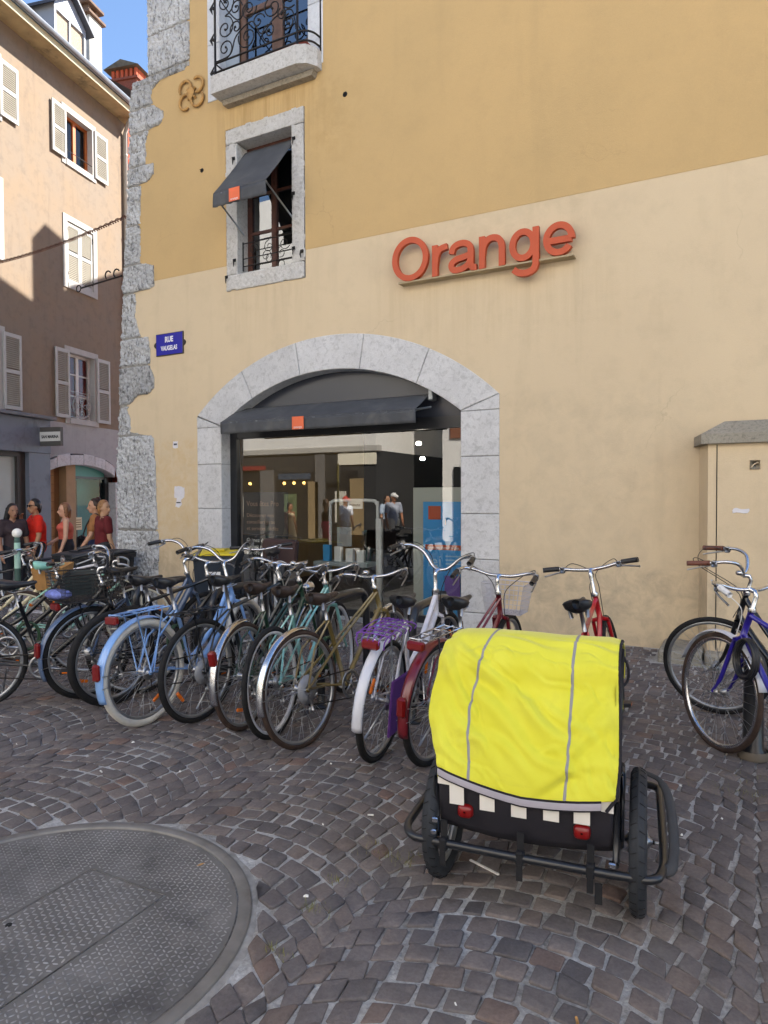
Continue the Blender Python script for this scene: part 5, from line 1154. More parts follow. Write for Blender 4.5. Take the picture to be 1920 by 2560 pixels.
    if light:
        if light == 'rack': MB().bbox(-.265,-.225,-.05,.05,zr-.05,zr+.0,.01).build('rear_light', redl, t)
        elif light == 'fender':
            a = R_(150); p = Vector(((r+.02)*math.cos(a),0,r+(r+.02)*math.sin(a))); MB().bbox(-.02,.025,-.024,.024,-.05,.045,.01).build('rear_light', redl, t, False, Matrix.Translation(p+Vector((-.018,0,0))) @ Matrix.Rotation(R_(-12), 4, 'Y'))
        elif light == 'both':
            MB().bbox(-.265,-.225,-.05,.05,zr-.05,zr+.0,.01).build('rear_light', redl, t); a = R_(168); p = Vector(((r+.02)*math.cos(a),0,r+(r+.02)*math.sin(a))); MB().bbox(-.015,.02,-.026,.026,-.055,.05,.012).build('rear_reflector', redl, t, False, Matrix.Translation(p+Vector((-.016,0,0))))
    if kick: MB().tube([(.2,.04,.27),(.14,.16,.02)] if lean >= 0 else [(.2,.04,.27),(.02,.07,.2)], .008, 6).build('kickstand', steel, t, True)
    if random.random() < .45:
        lk = MB(); c_ = st(.52)
        for i in range(2): lk.tube([c_+Vector((-.02-.012*i+.075*math.cos(a*.35), .035+.012*i, .10*math.sin(a*.35)-.02)) for a in range(18)], .008, 6, True)
        lk.build('cable_lock', random.choice([blackp, mat('grey_cable', '#4a4d52', .5), mat('green_cable', '#2c4a34', .5)]), t, True)
    if front_basket: basket(t, SM @ Matrix.Translation(ax(.90)+Vector((.20,0,-.19))), *front_basket[:3], front_basket[3], solid=front_basket[4] if len(front_basket) > 4 else False, nm='front_basket')
    if rear_basket: basket(t, Matrix.Translation((-.02,0,zr+.012)), *rear_basket[:3], rear_basket[3], taper=.92, nm='rear_basket', dx=14, dz=8)
    return t
def bikes():
    blk = paint('black', '#101216'); white_t = mat('white_tyre', '#c9c5bb', .7, var=.1, vs=20, dirt='#8d867a', ds=10, dth=(.58,.85)); tan_t = mat('brown_tyre', '#3b2c24', .75, var=.25, vs=20, dirt='#6a5848', ds=16, dth=(.55,.85))
    blue = paint('light_blue', '#7fa6dc'); slate = paint('slate_blue', '#4e6180'); green = paint('dark_green', '#1f3d30'); olive = paint('olive_gold', '#75653a'); teal = paint('teal', '#7fb5b3')
    mar = paint('maroon', '#6a141f'); wht = paint('white', '#d5d3da'); red = paint('red', '#a8121c'); purp = paint('violet_blue', '#2a1f8c'); mint = paint('mint', '#9fd3c4'); silver = paint('silver', '#9aa0a8'); grey = paint('grey_steel', '#6f757f'); cream_p = paint('cream', '#d9cfae')
    chf = chrome; wf = mat('white_mudguard', '#cdcfd8', .35, coat=.3, var=.05)
    # the near row, from the left
    bike('black city bicycle with silver rims cut off by the left edge', -4.84, -4.28, 42, 2, 'step', blk, seat=blackp, bars='high', gripm=blackp, seat_z=.9, refl=0, sprocket=1, chainguard=None, tyre=rubber, rack=blackm)
    bike('slate blue bicycle with a long black mesh basket on its rear rack', -4.36, -3.72, 12, 2, 'wave', slate, fend=slate, tyre=rubber, tr=.022, rack=blackm, rear_basket=(.30, .46, .2, blackm), light='both', bars='high', seat_z=.95, fw=.034, gripm=blackp)
    bike('black mountain bicycle with fat knobbly tyres beside the slate blue one', -4.05, -3.76, 8, 2, 'diamond', blk, tyre=rubber, tr=.027, r=.345, bars='flat', seat_z=.9, refl=0, kick=False, bar_z=.96)
    bike('light blue bicycle with white tyres', -3.50, -3.96, 0, -2, 'wave', blue, tyre=white_t, tr=.025, r=.35, fend=blue, fw=.036, fend_a=(70, 200), rack=blue, light='both', bars='high', bar_z=1.0, seat_z=.93, sprocket=1, refl=1, steer=14)
    bike('black bicycle with a wire rack right of the light blue one', -3.24, -3.75, 2, 1, 'diamond', paint('dark_teal_black', '#141d22'), tyre=rubber, tr=.02, rack=blackm, disc=mat('clear_disc', '#8f9298', .3), bars='porteur', seat_z=.94, bar_z=.97, light=None, headlight=False, refl=1)
    bike('dark green bicycle with chrome mudguards and brown tyres', -2.86, -3.72, -8, -3, 'mixte', green, tyre=tan_t, tr=.017, fend=chf, ffend=chf, fend_a=(80, 196), light='fender', bars='porteur', bar_z=.95, seat=oldleather, seat_z=.9, headlight=True, bell=True, cablem=whitep, steer=-6)
    bike('pale teal bicycle with white-rimmed wheels behind the olive one', -2.60, -3.76, -8, -3, 'mixte', teal, rim=mat('white_rim', '#d8dade', .4, .2), tyre=rubber, tr=.018, bars='porteur', seat=oldleather, seat_z=.9, bar_z=.94, steer=8, refl=0)
    bike('olive gold bicycle with a chrome rear mudguard and spoke disc', -2.34, -3.82, 5, -4, 'mixte', olive, tyre=tan_t, tr=.017, r=.35, fend=chf, fend_a=(78, 192), disc=mat('clear_disc', '#8f9298', .3), bars='porteur', bar_z=.93, seat=oldleather, seat_z=.88, bell=True, sprocket=5, refl=0, ffend=chf, steer=10)
    b9 = bike('white bicycle with a purple net on its rack and a pale mudguard', -1.86, -3.78, -6, 5, 'step', wht, tyre=rubber, tr=.02, fend=wf, fend_a=(80, 192), fw=.03, rack=silver, light='rack', bars='high', bar_z=1.0, seat=blackp, seat_z=.90, front_basket=None, steer=-8, refl=2)
    net = MB(); zr = 2*.345+.065
    for i in range(6):
        q = -1+.4*i
        net.tube(smooth([(-.24, q*.075, zr-.06), (-.24, q*.085, zr), (0, q*.085, zr+.035), (.2, q*.07, zr+.02)], 4), .0035, 4); net.tube(smooth([(-.22+.42*(q+1)/2, -.09, zr-.02), (-.22+.42*(q+1)/2, -.085, zr+.01), (-.22+.42*(q+1)/2, .085, zr+.01), (-.22+.42*(q+1)/2, .09, zr-.02)], 4), .0035, 4)
    net.build('purple_net', mat('purple_cord', '#7a45a4', .6), b9, True)
    MB().bbox(-.12, .16, -.1, -.085, .18, .5, .03).build('purple_skirt_guard', mat('purple_cloth', '#5d2f7a', .8), b9)
    bike('maroon bicycle with a white front basket beside the trailer', -1.56, -3.70, 4, 3, 'mixte', mar, tyre=rubber, tr=.02, fend=mar, fend_a=(75, 195), fw=.03, rack=chrome, light='both', bars='porteur', bar_z=.97, seat=blackp, seat_z=.9, front_basket=(.30,.22,.2,mat('white_wire', '#b9b6bc', .5)), refl=1, steer=4)
    bike('red mountain bicycle with a grey rear mudguard behind the trailer', -.71, -3.42, -3, -9, 'diamond', red, tyre=rubber, tr=.026, bars='flat', bar_z=1.02, seat=blackp, seat_z=.9, fend=blackp, fend_a=(60, 130), refl=0, kick=False)
    # right-hand pair
    bike('black bicycle with brown leather grips near the cabinet at the right', .58, -2.78, -46, 2, 'step', blk, tyre=rubber, tr=.018, bars='flip', bar_z=.98, gripm=leather, front_basket=None, steer=36, refl=0, bell=True, seat=leather)
    b = bike('violet blue bicycle with white mudguards and coiled lock at the right edge', .43, -3.62, -34, 5, 'diamond', purp, tyre=tan_t, tr=.016, rim=chrome, bars='porteur', bar_z=.97, gripm=whitep, ffend=wf, fend=wf, cablem=whitep, steer=6, refl=0)
    lk = MB()
    for i in range(3): lk.tube([(.80+.0*i+.085*math.cos(a*.35), .03+.012*i, .60+.105*math.sin(a*.35)) for a in range(18)], .011, 6, True)
    lk.build('coiled_lock', blackp, b, True)
    lt = text('DELUXE', .055, whitep, Matrix.Translation((.60, -.019, .40)) @ Matrix.Rotation(R_(-50), 4, 'Y') @ FRONT, 'lettering', b, 1.2, .001)
    # bicycles on the wall side of the hoops and the jumble at the far left
    bike('dark bicycle facing us with a brown box, near the yellow-lid bin', -4.55, -1.05, 152, 4, 'diamond', blk, tyre=white_t, tr=.02, ffend=None, bars='flat', seat_z=.92, refl=0, rear_basket=None)
    bike('black bicycle with a dark front basket left of the slate blue one', -5.95, -3.78, 52, 3, 'step', blk, bars='flat', bar_z=.97, front_basket=(.33,.25,.19,mat('dark_green_plastic', '#1c2a2c', .5),True), refl=0, tyre=rubber, seat=blackp, steer=5)
    bike('mint green racing bicycle with drop handlebars at the far left', -6.15, -3.05, 40, 5, 'diamond', mint, bars='drop', bar_z=.93, seat=mat('mint_saddle', '#8fc9b8', .6), refl=1, rim=mat('cream_rim', '#cfc9b4', .5), tyre=tan_t)
    bike('cream bicycle with a wooden crate at the far left', -7.0, -3.25, 55, 4, 'step', cream_p, bars='high', refl=1, rear_basket=None, front_basket=(.36,.28,.22,mat('crate_wood', '#b08450', .7, var=.2, vs=14),True), fend=wf, tyre=white_t)
    bike('white racing bicycle in the far left jumble', -7.3, -2.35, 35, 5, 'diamond', wht, bars='drop', bar_z=.95, refl=1, rim=mat('cream_rim', '#cfc9b4', .5))
    bike('black bicycle farthest left near the ball-topped bollard', -8.2, -2.6, 48, -3, 'diamond', blk, bars='swept', refl=1)
    # box on the dark bicycle's rack
    o = tag(MB().bbox(-.19,.19,-.14,.14,0,.26,.02).build('brown_box', mat('brown_box', '#3a2420', .7, var=.15)), 'dark brown box strapped on a bicycle rack beside the yellow-lid bin', 'box'); o.location = (-4.62, -.98, .76); o.rotation_euler = (0,R_(4),R_(30))
    tag(o, o['label'], 'box')
    cap = tag(MB().ball((0,0,0), .09, 14, (1.35,.8,.42)).build('saddle_cover', mat('blue_pattern_cloth', '#6d78b8', .8, var=.5, vs=40), None, True), 'blue patterned saddle cover lying on the slate blue bicycle rack', 'saddle cover'); cap.location = (-4.40, -3.93, .80)
bikes()
# ------------------------------------------------------------------ the child trailer
def trailer():
    t = thing('child_trailer', 'bicycle trailer with a bright yellow cloth cover and black lower body', 'trailer', (-.739, -4.54, 0), R_(7))
    # cover
    yel = None
    m, nt, b = nodes('yellow_cover_cloth'); b.inputs['Roughness'].default_value = .75; b.inputs['Sheen Weight'].default_value = .25
    co = objco(nt); n1 = noise_tex(nt, co, 6, 5); n2 = noise_tex(nt, objco(nt, (1, 1, .35)), 420, 2)
    c = mixc(nt, rng(nt, n1, .35, .65, 0, 1), lin('#d3cf2a'), lin('#dbd83c')); c = mixc(nt, rng(nt, noise_tex(nt, co, 3.2, 6, .7, .6), .55, .8, 0, .4), c, lin('#a89f3c'))
    nt.links.new(c, b.inputs['Base Color']); bumpn(nt, b, n2, .4, .0015); b.inputs['Transmission Weight'].default_value = 0
    yel = m
    prof = [(.46,.70),(.40,.80),(.28,.88),(.15,.925),(.05,.95),(-.02,.957),(-.075,.945),(-.115,.91),(-.150,.85),(-.19,.77),(-.235,.68),(-.275,.60),(-.305,.53),(-.322,.475)]
    pr = [(p.x, p.z) for p in smooth([(a, 0, z) for a, z in prof], 14)]
    nr = len(pr); nc = 151
    def width(k):                                     # half widths left/right along the profile
        q = k/(nr-1)
        L = .315+.055*math.exp(-((q-.74)/.13)**2)+.02*math.exp(-((q-.55)/.08)**2)-.012*max(0, q-.9)*10*.6
        R = .320+.004*math.sin(q*9)-.06*max(0, q-.86)
        return L, R
    rf = random.Random(21); FOLDS = [(-.28,.10,-.05,.30,.006,.02),(-.26,.20,.02,.42,.006,.022),(-.15,.22,.10,.34,.005,.016),(-.05,.24,.16,.40,.006,.02),(.02,.25,.25,.38,.004,.014),(-.30,.30,-.10,.46,.005,.02),(-.20,.36,.05,.48,.004,.018),(.30,.22,.12,.36,.005,.02),(.30,.30,.10,.46,.005,.022),(.28,.42,.05,.50,.004,.018),(-.33,.12,-.22,.34,.006,.02),(-.34,.36,-.2,.52,.004,.02),(-.02,.40,.2,.47,.004,.015),(-.12,.05,.12,.11,.003,.02),(.1,.03,.3,.1,.004,.018)]
    for _ in range(30):
        x_, s_, a_ = rf.uniform(-.3, .28), rf.uniform(.1, .5), rf.uniform(-.2, 1.1); l_ = rf.uniform(.06, .16); FOLDS.append((x_, s_, x_+l_*math.cos(a_), s_+l_*math.sin(a_), rf.uniform(.0012, .0026), rf.uniform(.006, .012)))
    def cov(u, k):                                    # u in -1..1
        L, R = width(k); y, z = pr[k]; x = u*(L if u < 0 else R)
        q = k/(nr-1); rear = max(0, (q-.42)/.58)
        a, b_ = pr[max(0, k-1)], pr[min(nr-1, k+1)]; ty, tz = b_[0]-a[0], b_[1]-a[1]; l = math.hypot(ty, tz) or 1
        ny, nz = tz/l, -ty/l                          # outward (up/back)
        if nz < 0 and q < .4: ny, nz = -ny, -nz
        if ny > 0 and q > .5: ny, nz = -ny, -nz
        s = (q-.42)*.95
        V = Vector
        w = .010*noise.noise(V((x*2.2+s*1.5, s*3-x*1.5, 1)))+.0025*noise.noise(V((x*9+s*6, s*9-x*5, 4)))
        for (ax_, as_, bx_, bs_, dp, wd) in FOLDS:
            ex, es = bx_-ax_, bs_-as_; l2 = ex*ex+es*es; tt = ((x-ax_)*ex+(s-as_)*es)/l2
            if -.15 < tt < 1.15:
                dist = ((x-ax_)*es-(s-as_)*ex)/math.sqrt(l2)+.012*math.sin(tt*5+ax_*20); fade = math.sin(math.pi*min(1, max(0, (tt+.15)/1.3)))
                g_ = dist/wd; w += 2.4*dp*fade*(math.exp(-g_*g_)-.8*math.exp(-(g_-1.5)**2))
        w += .016*math.exp(-((s-.17+.03*x)/.05)**2)-.013*math.exp(-((s-.245+.04*x)/.035)**2)
        w += .012*math.sin(math.pi*(u+1)/2)*math.sin(math.pi*min(1, rear*1.0))
        e = (1-abs(u)); w += -.010*max(0, 1-e*9)+.006*max(0, 1-e*7)*math.sin(q*70+u*3)*(1 if q > .45 else .3)
        sag = -.035*(1-u*u)*max(0, (q-.86)/.14) if True else 0      # the hem dips in the middle
        tilt = .03*max(0, -u)*max(0, (q-.86)/.14)
        return V((x, y+ny*w, z+nz*w+sag+tilt))
    P = [[cov(-1+2*j/(nc-1), k) for j in range(nc)] for k in range(nr)]
    mb = MB().sheet(P); mb.f = [q[::-1] for q in mb.f]
    cv = mb.build('cover', yel, t, True); so = cv.modifiers.new('t', 'SOLIDIFY'); so.thickness = .003; so.offset = -1
    grey = mat('reflective_grey', '#8b8a8c', .5, var=.08); blkf = mat('black_cloth', '#16131c', .8, var=.12, vs=12, bump=.3, bs=500)
    for u0, u1 in ((-.46, -.62), (.52, .47)):
        L = []
        for k in range(int(nr*.33), nr-1):
            q = (k/nr-.33)/.67; u = u0+(u1-u0)*q; p = cov(u, k); a = cov(u, max(0, k-1)); c2 = cov(u, k+1); tn = (c2-a).normalized(); nn = Vector((1,0,0)).cross(tn)
            if nn.y > 0 and q > .3: nn = -nn
            if nn.z < 0 and q <= .3: nn = -nn
            L.append((p+nn*.003-Vector((.0055,0,0)), p+nn*.0055-Vector((.002,0,0)), p+nn*.0055+Vector((.002,0,0)), p+nn*.003+Vector((.0055,0,0))))
        MB().sheet(L).build('reflective_piping', grey, cv, True)
    def hem(off0, off1, dy, m_, nm, u0=-1, u1=.86):
        rows = []
        for j in range(nc):
            u = u0+(u1-u0)*j/(nc-1); p = cov(u, nr-1); rows.append((p+Vector((0,-dy,off0)), p+Vector((0,-dy-.002,(off0+off1)/2)), p+Vector((0,-dy,off1))))
        MB().sheet(rows).build(nm, m_, cv, True)
    hem(-.034, .004, .004, blkf, 'hem_edge'); hem(-.027, -.003, .008, mat('reflective_band', '#a7a2ac', .45, var=.05), 'reflective_band')
    # black right-hand seam and side
    ed = [cov(1, k)+Vector((.002,-.0,0)) for k in range(int(nr*.3), nr)]
    MB().tube(ed[::3]+[Vector((.285,-.315,.43))], .006, 6).build('edge_zip', blkf, cv, True)
    MB().tube(smooth([cov(1, int(nr*.47))+Vector((.0,.02,0)), Vector((.345,-.06,.87)), Vector((.345,-.06,.82)), Vector((.325,-.09,.80))], 5), .005, 6).build('zip_pull', blkf, cv, True)
    ye = mat('yellow_side', '#cfc81f', .75)
    for s in (-1, 1):
        x = s*.312
        pts = [(y, z-.012) for y, z in pr[::9]]
        pf = MB(); base = [(.46,.45),(-.31,.45)]
        ring = pts+[(-.31,.46),(.44,.46)]
        pf.add([(x-.004*s, y, z) for y, z in ring], [tuple(range(len(ring)))]); pf.build('side_panel', mat('dark_mesh', '#1b1b1e', .7, var=.1) if s > 0 else ye, t)
    MB().box(.316, .320, -.02, .26, .62, .86).build('side_window_flap', ye, t)
    # body
    P = []
    for i in range(9):
        q = i/8; z = .285+.195*q
        P.append([(x, -.278-.012*math.sin(math.pi*q)-.008*math.cos(x*5)+.004*noise.noise(Vector((x*14, z*14, 2)))-.016*q, z-.022*math.sin(math.pi*(x+.31)/.62)*(1-q)) for x in [-.305+.61*j/40 for j in range(41)]])
    bd = MB().sheet(P); so_ = bd.build('rear_panel', blkf, t, True); so_.modifiers.new('t', 'SOLIDIFY').thickness = .004
    mb = MB(); mb.add([(-.3,-.29,.29),(.3,-.29,.29),(.3,.5,.25),(-.3,.5,.25),(-.3,-.29,.48),(.3,-.29,.48),(.3,.5,.5),(-.3,.5,.5)], [(0,3,2,1),(1,2,6,5),(2,3,7,6),(3,0,4,7)]); mb.build('tub', blkf, t)
    wc = mat('white_cloth_check', '#d8d4cc', .8, var=.05)
    for k, x in enumerate((-.235, -.123, -.010, .102, .205)):
        y = -.316; w = .027
        MB().add([(x-w,y,.362+.006*abs(k-2)),(x+w,y,.362+.006*abs(k-2)),(x+w,y-.004,.475),(x-w,y-.004,.475)], [(0,1,2,3)]).build('white_check', wc, so_)
    MB().add([(-.308,-.312,.44),(.305,-.312,.44),(.305,-.312,.482),(-.308,-.312,.482)], [(0,1,2,3)]).build('white_strip', wc, so_)
    MB().add([(.245,-.314,.43),(.308,-.312,.425),(.308,-.312,.49),(.22,-.316,.47)], [(0,1,2,3)]).build('white_corner', wc, so_)
    for s, z in ((-1, .352), (1, .345)):
        p = s*.205; l = MB(); l.lathe([(.001,-.028),(.016,-.027),(.025,-.018),(.027,0)], c=(0,0,0), axis='y', n=20); l.v = [(math.copysign(abs(a/.027)**.6, a)*.029, b_, math.copysign(abs(c_/.027)**.6, c_)*.025) for a, b_, c_ in l.v]; l.f = l.f
        l.build('tail_reflector', mat('deep_red_lens', '#7a0c0a', .3, coat=.2), t, True, Matrix.Translation((p,-.296,z)))
    # frame tubes
    fr = blackm; g = MB(); yb = -.33
    g.tube(smooth([(-.345,.30,.30),(-.43,.20,.27),(-.445,-.15,.245),(-.44,-.27,.24),(-.40,-.325,.235),(-.33,yb,.232),(0,yb-.005,.23),(.33,yb,.228),(.43,-.325,.232),(.462,-.27,.24),(.468,-.15,.245),(.462,.2,.29),(.45,.28,.30),(.36,.31,.30)], 7), .0155, 10)
    g.build('bumper_tube', fr, t, True)
    g = MB()
    for s in (-1, 1):
        g.tube([(s*.315,-.30,.24),(s*.318,-.29,.46)], .011, 8); g.tube([(s*.315,-.31,.25),(s*.315,.5,.25)], .0125, 8); g.tube([(s*.318,-.29,.46),(s*.325,-.05,.93)], .009, 8); g.tube([(s*.318,-.12,.25),(s*.325,0,.48),(s*.32,.2,.25)], .011, 8)
        g.bbox(s*.318-.018, s*.318+.018, -.14, -.05, .22, .50, .008)
        g.tube([(s*.30,-.10,.25),((.44 if s > 0 else -.40),-.10,.25)], .008, 8)
    g.tube([(-.31,.5,.25),(.31,.5,.25)], .0125, 8); g.tube(smooth([(-.31,.5,.25),(-.34,.9,.27),(-.36,1.25,.33)], 5), .0125, 8); g.build('frame_tube', fr, t, True)
    wbm = mat('black_webbing', '#121216', .85)
    for x in (-.28, -.002, .235):
        st = MB(); st.bbox(x-.014, x+.014, yb-.022, yb+.022, .205, .255, .006); st.box(x-.011, x+.011, yb-.021, yb-.018, .155 if x != .235 else .16, .21); st.box(x-.012, x+.012, yb+.0, yb+.006, .25, .315); st.build('webbing_strap', wbm, t)
    MB().box(.25, .275, yb-.024, yb-.02, .13, .2).build('strap_end', wbm, t)
    for x, z in ((-.318,.27),(-.312,.315),(.305,.262)): MB().bbox(x-.012, x+.012, -.345, -.32, z-.01, z+.01, .004).build('buckle', chrome, t)
    tow = mat('grey_black_canvas', '#3a3b3e', .9, var=.15, vs=15, bump=.4, bs=200)
    MB().tube(smooth([(.40,.06,.44),(.455,.03,.43),(.485,-.04,.40),(.498,-.13,.34),(.50,-.20,.28),(.49,-.25,.245),(.465,-.265,.238)], 6), [.014]*8+[.019]*21+[.02]*8, 8, flat=.5).build('carry_strap', tow, t, True)
    # wheels
    for s in (-1, 1):
        o = wheel(t, 0, .25, .030, mat('trailer_tyre', '#24272c', .7, var=.2, vs=30, bump=.3, bs=220, dirt='#3c3f44', ds=10, dth=(.58,.85)), mat('alu_rim', '#a3a6aa', .35, .8), Matrix.Translation(((.385 if s > 0 else -.338),-.10,0)) @ Matrix.Rotation(math.pi/2, 4, 'Z') @ Matrix.Translation((0,0,0)), nsp=20)
        gv = MB(); r = .25
        for i in range(34):
            a = 2*math.pi*i/34
            for sg in (-1, 1):
                pts = []
                for q in (.15, .5, .85):
                    th = sg*q; rr = (r-.030)+.0306*math.cos(th); aa = a+.05*q+(.09 if sg > 0 else 0)
                    pts.append((rr*math.cos(aa), .0306*math.sin(th), rr*math.sin(aa)))
                gv.tube(pts, .0016, 4)
        gv.build('tread_groove', mat('groove_black', (.006,.006,.007), .9), o)
trailer()
# ------------------------------------------------------------------ people
def remesh(mb, voxel, sm, mat_, name, parent):
    me = mb.mesh(name, mat_); o = put(name, me); md = o.modifiers.new('r', 'REMESH'); md.mode = 'VOXEL'; md.voxel_size = voxel
    s = o.modifiers.new('s', 'SMOOTH'); s.factor = .5; s.iterations = sm
    me2 = bpy.data.meshes.new_from_object(o.evaluated_get(bpy.context.evaluated_depsgraph_get())); bpy.data.objects.remove(o)
    me2.polygons.foreach_set('use_smooth', [True]*len(me2.polygons)); me2.materials.clear(); me2.materials.append(mat_); me2.name = name
    return put(name, me2, parent)
def person(label, X, Y, head, h=1.68, skin='#b98a6a', hair=('short','#2a1d16'), top=('tee','#c02a1c'), bottom=('trousers','#2a2c34'), arms=((.12,.0),(.12,.0)), look=0, stride=.0, build=1.0, glasses=False, voxel=.0105, female=False, group=None, shoes='#3a3a3a'):
    """local: faces +x, y left.  arms: per side (left,right) a tuple of joint offsets (elbow, wrist) or (spread, forward)"""
    t = thing('person', label, 'person', (X, Y, zg(X)), math.pi/2-R_(head), group=group); k = h/1.7; V = lambda *p: Vector(p)*k
    sk = mat('skin_'+skin[1:], skin, .55, var=.06, vs=12); w = .19*build*(.9 if female else 1)
    neck, chest, waist, hip = V(.0,0,1.44), V(.0,0,1.25), V(.0,0,1.05), V(-.005,0,.92)
    hd = V(.025,0,1.585); J = {}
    for s, (a) in zip((1, -1), arms):
        sh = V(0, s*w, 1.39)
        if len(a) == 2 and not isinstance(a[0], (tuple, list)):
            sp, fw = a; el = sh+V(fw*.10, s*(.03+sp*.25), -.29); wr = el+V(.06+fw*.18, s*(.0+sp*.05), -.245)
        else: el = V(*a[0]) if a[0] else None; wr = V(*a[1])
        J[s] = (sh, el, wr)
    L = {}
    for s in (1, -1):
        hp = V(-.005, s*.09, .90); kn = V(.03+s*stride*.5, s*.095, .49); an = V(-.02+s*stride, s*.1, .085); L[s] = (hp, kn, an)
    B = MB()
    B.cone(neck+V(-.005,0,-.08), hd+V(-.02,0,-.04), .055*k, .05*k)
    B.ball(hd+V(-.005,0,.025), .1*k, 16, (.98,.78,1.12)); B.cone(hd+V(.015,0,-.02), hd+V(.045,0,-.075), .068*k, .04*k); B.cone(hd+V(.085,0,.015), hd+V(.108,0,-.03), .009*k, .017*k, 8)
    for s in (1, -1): B.ball(hd+V(-.005,s*.078,-.005), .028*k, 8, (.8,.4,1.1)); B.cone(hd+V(.082,s*.015,.04), hd+V(.075,s*.05,.042), .012*k, .01*k, 6)
    B.cone(hd+V(.082,-.02,-.062), hd+V(.082,.02,-.062), .011*k, .011*k, 6)
    B.cone(chest+V(0,-.06,.03), chest+V(0,.06,.03), .115*k, .115*k); B.cone(chest, waist, .13*k*build, .115*k*build); B.cone(waist, hip, .118*k*build, .125*k*build); B.cone(hip+V(0,-.05,0), hip+V(0,.05,0), .125*k, .125*k)
    if female:
        for s in (1, -1): B.ball(chest+V(.08,s*.065,.02), .07*k, 10)
    for s in (1, -1):
        sh, el, wr = J[s]; B.cone(neck+V(0,s*.05,-.04), sh, .055*k, .056*k); B.cone(sh, el, .052*k*build, .04*k); B.cone(el, wr, .041*k, .027*k)
        d = (wr-el).normalized(); pm = wr+d*.05*k; sd = d.cross(Vector((0,s,.2))).normalized()
        B.cone(wr, pm, .03*k, .036*k, 10)
        for q, ln in zip((-1.5,-.5,.5,1.5), (.06,.075,.072,.055)):
            b0 = pm+sd*(.014*q*k)+d*.02*k; m1 = b0+d*ln*.55*k; cu = Vector((-d.z, 0, d.x))*.25
            B.cone(b0, m1, .0105*k, .0095*k, 6); B.cone(m1, m1+(d*.8-Vector((0,s,0))*.4).normalized()*ln*.5*k, .0095*k, .0085*k, 6)
        B.cone(wr+d*.02*k+sd*.025*k, wr+d*.06*k+sd*.06*k, .013*k, .0105*k, 6)
        hp, kn, an = L[s]; B.cone(hp, kn, .085*k*build, .055*k); B.cone(kn, an, .056*k, .036*k); B.cone(an+V(-.03,0,-.04), an+V(.13,0,-.055), .036*k, .028*k)
    if look:
        Mr = Matrix.Translation(neck) @ Matrix.Rotation(R_(look), 4, 'Z') @ Matrix.Translation(-neck)
    body = remesh(B, voxel, 3, sk, 'body', t)
    if look:
        for vtx in body.data.vertices:
            if vtx.co.z > neck.z-.02:
                f_ = min(1, (vtx.co.z-neck.z+.02)/(.05*k)); vtx.co = vtx.co.lerp(Mr @ vtx.co, f_)
    HM = Mr if look else Matrix.Identity(4)
    # clothes
    kind, colr = top; cm = mat('cloth_'+colr[1:]+kind, colr, .85, var=.18, vs=9, bump=.4, bs=40); T = MB(); g = .014*k
    if kind in ('tee', 'shirt', 'dark'):
        T.cone(chest+V(0,-.06,.03), chest+V(0,.06,.03), .115*k+g, .115*k+g); T.cone(chest, waist, .132*k*build+g, .128*k*build+g); T.cone(waist, hip+V(0,0,.0), .128*k*build+g, .132*k*build+g)
        for s in (1, -1):
            sh, el, wr = J[s]; e2 = sh.lerp(el, .62 if kind == 'tee' else 1); T.cone(neck+V(0,s*.05,-.05), sh, .058*k+g*.6, .06*k+g); T.cone(sh, e2, .06*k+g, .058*k+g*.9)
            if kind != 'tee': T.cone(el, wr, .045*k+g, .034*k+g)
    elif kind == 'crop':
        T.cone(chest+V(0,-.06,.03), chest+V(0,.06,.03), .115*k+g*.6, .115*k+g*.6); T.cone(chest, waist+V(0,0,.06), .132*k*build+g*.6, .118*k*build+g*.6)
        for s in (1, -1): T.cone(chest+V(.02,s*.075,.07), neck+V(0,s*.085,-.03), .03*k, .022*k); 
    elif kind == 'dress':
        T.cone(chest+V(0,-.06,.03), chest+V(0,.06,.03), .115*k+g, .115*k+g); T.cone(chest, waist, .13*k+g, .12*k+g); T.cone(waist, V(0,0,.6), .13*k+g, .24*k)
    if female and kind != 'dress':
        for s in (1, -1): T.ball(chest+V(.082,s*.065,.02), .07*k+g*.7, 10)
    remesh(T, voxel, 4, cm, 'top', t)
    kind, colr = bottom; bm_ = mat('cloth_'+colr[1:]+kind, colr, .85, var=.15, vs=9, bump=.4, bs=40); T = MB()
    if kind != 'none':
        T.cone(waist+V(0,0,-.05), hip, .122*k*build+g, .13*k*build+g); T.cone(hip+V(0,-.05,0), hip+V(0,.05,0), .127*k+g, .127*k+g)
        for s in (1, -1):
            hp, kn, an = L[s]; T.cone(hp, kn, .088*k*build+g, .065*k+g)
            if kind == 'trousers': T.cone(kn, an+V(0,0,.02), .066*k+g, .05*k+g)
        remesh(T, voxel, 4, bm_, 'trousers' if kind == 'trousers' else 'shorts', t)
    sm_ = mat('shoe_'+shoes[1:], shoes, .6)
    for s in (1, -1):
        an = L[s][2]; T = MB(); T.cone(an+V(-.04,0,-.04), an+V(.14,0,-.05), .044*k, .036*k); T.v = [(x, y, max(.001, z)) for x, y, z in T.v]; T.build('shoe', sm_, t, True)
    # hair
    hk, hc = hair; hm = mat('hair_'+hc[1:], hc, .5, var=.35, vs=30, bump=.5, bs=120); T = MB()
    if hk != 'cap':
        T.ball(hd+V(-.018,0,.045), .104*k, 14, (.97,.86,1.06)); 
        for s in (1, -1): T.cone(hd+V(-.03,s*.07,.05), hd+V(-.04,s*.072,-.02), .035*k, .03*k)
        T.cone(hd+V(-.06,0,.0), hd+V(-.07,0,-.06), .07*k, .05*k)
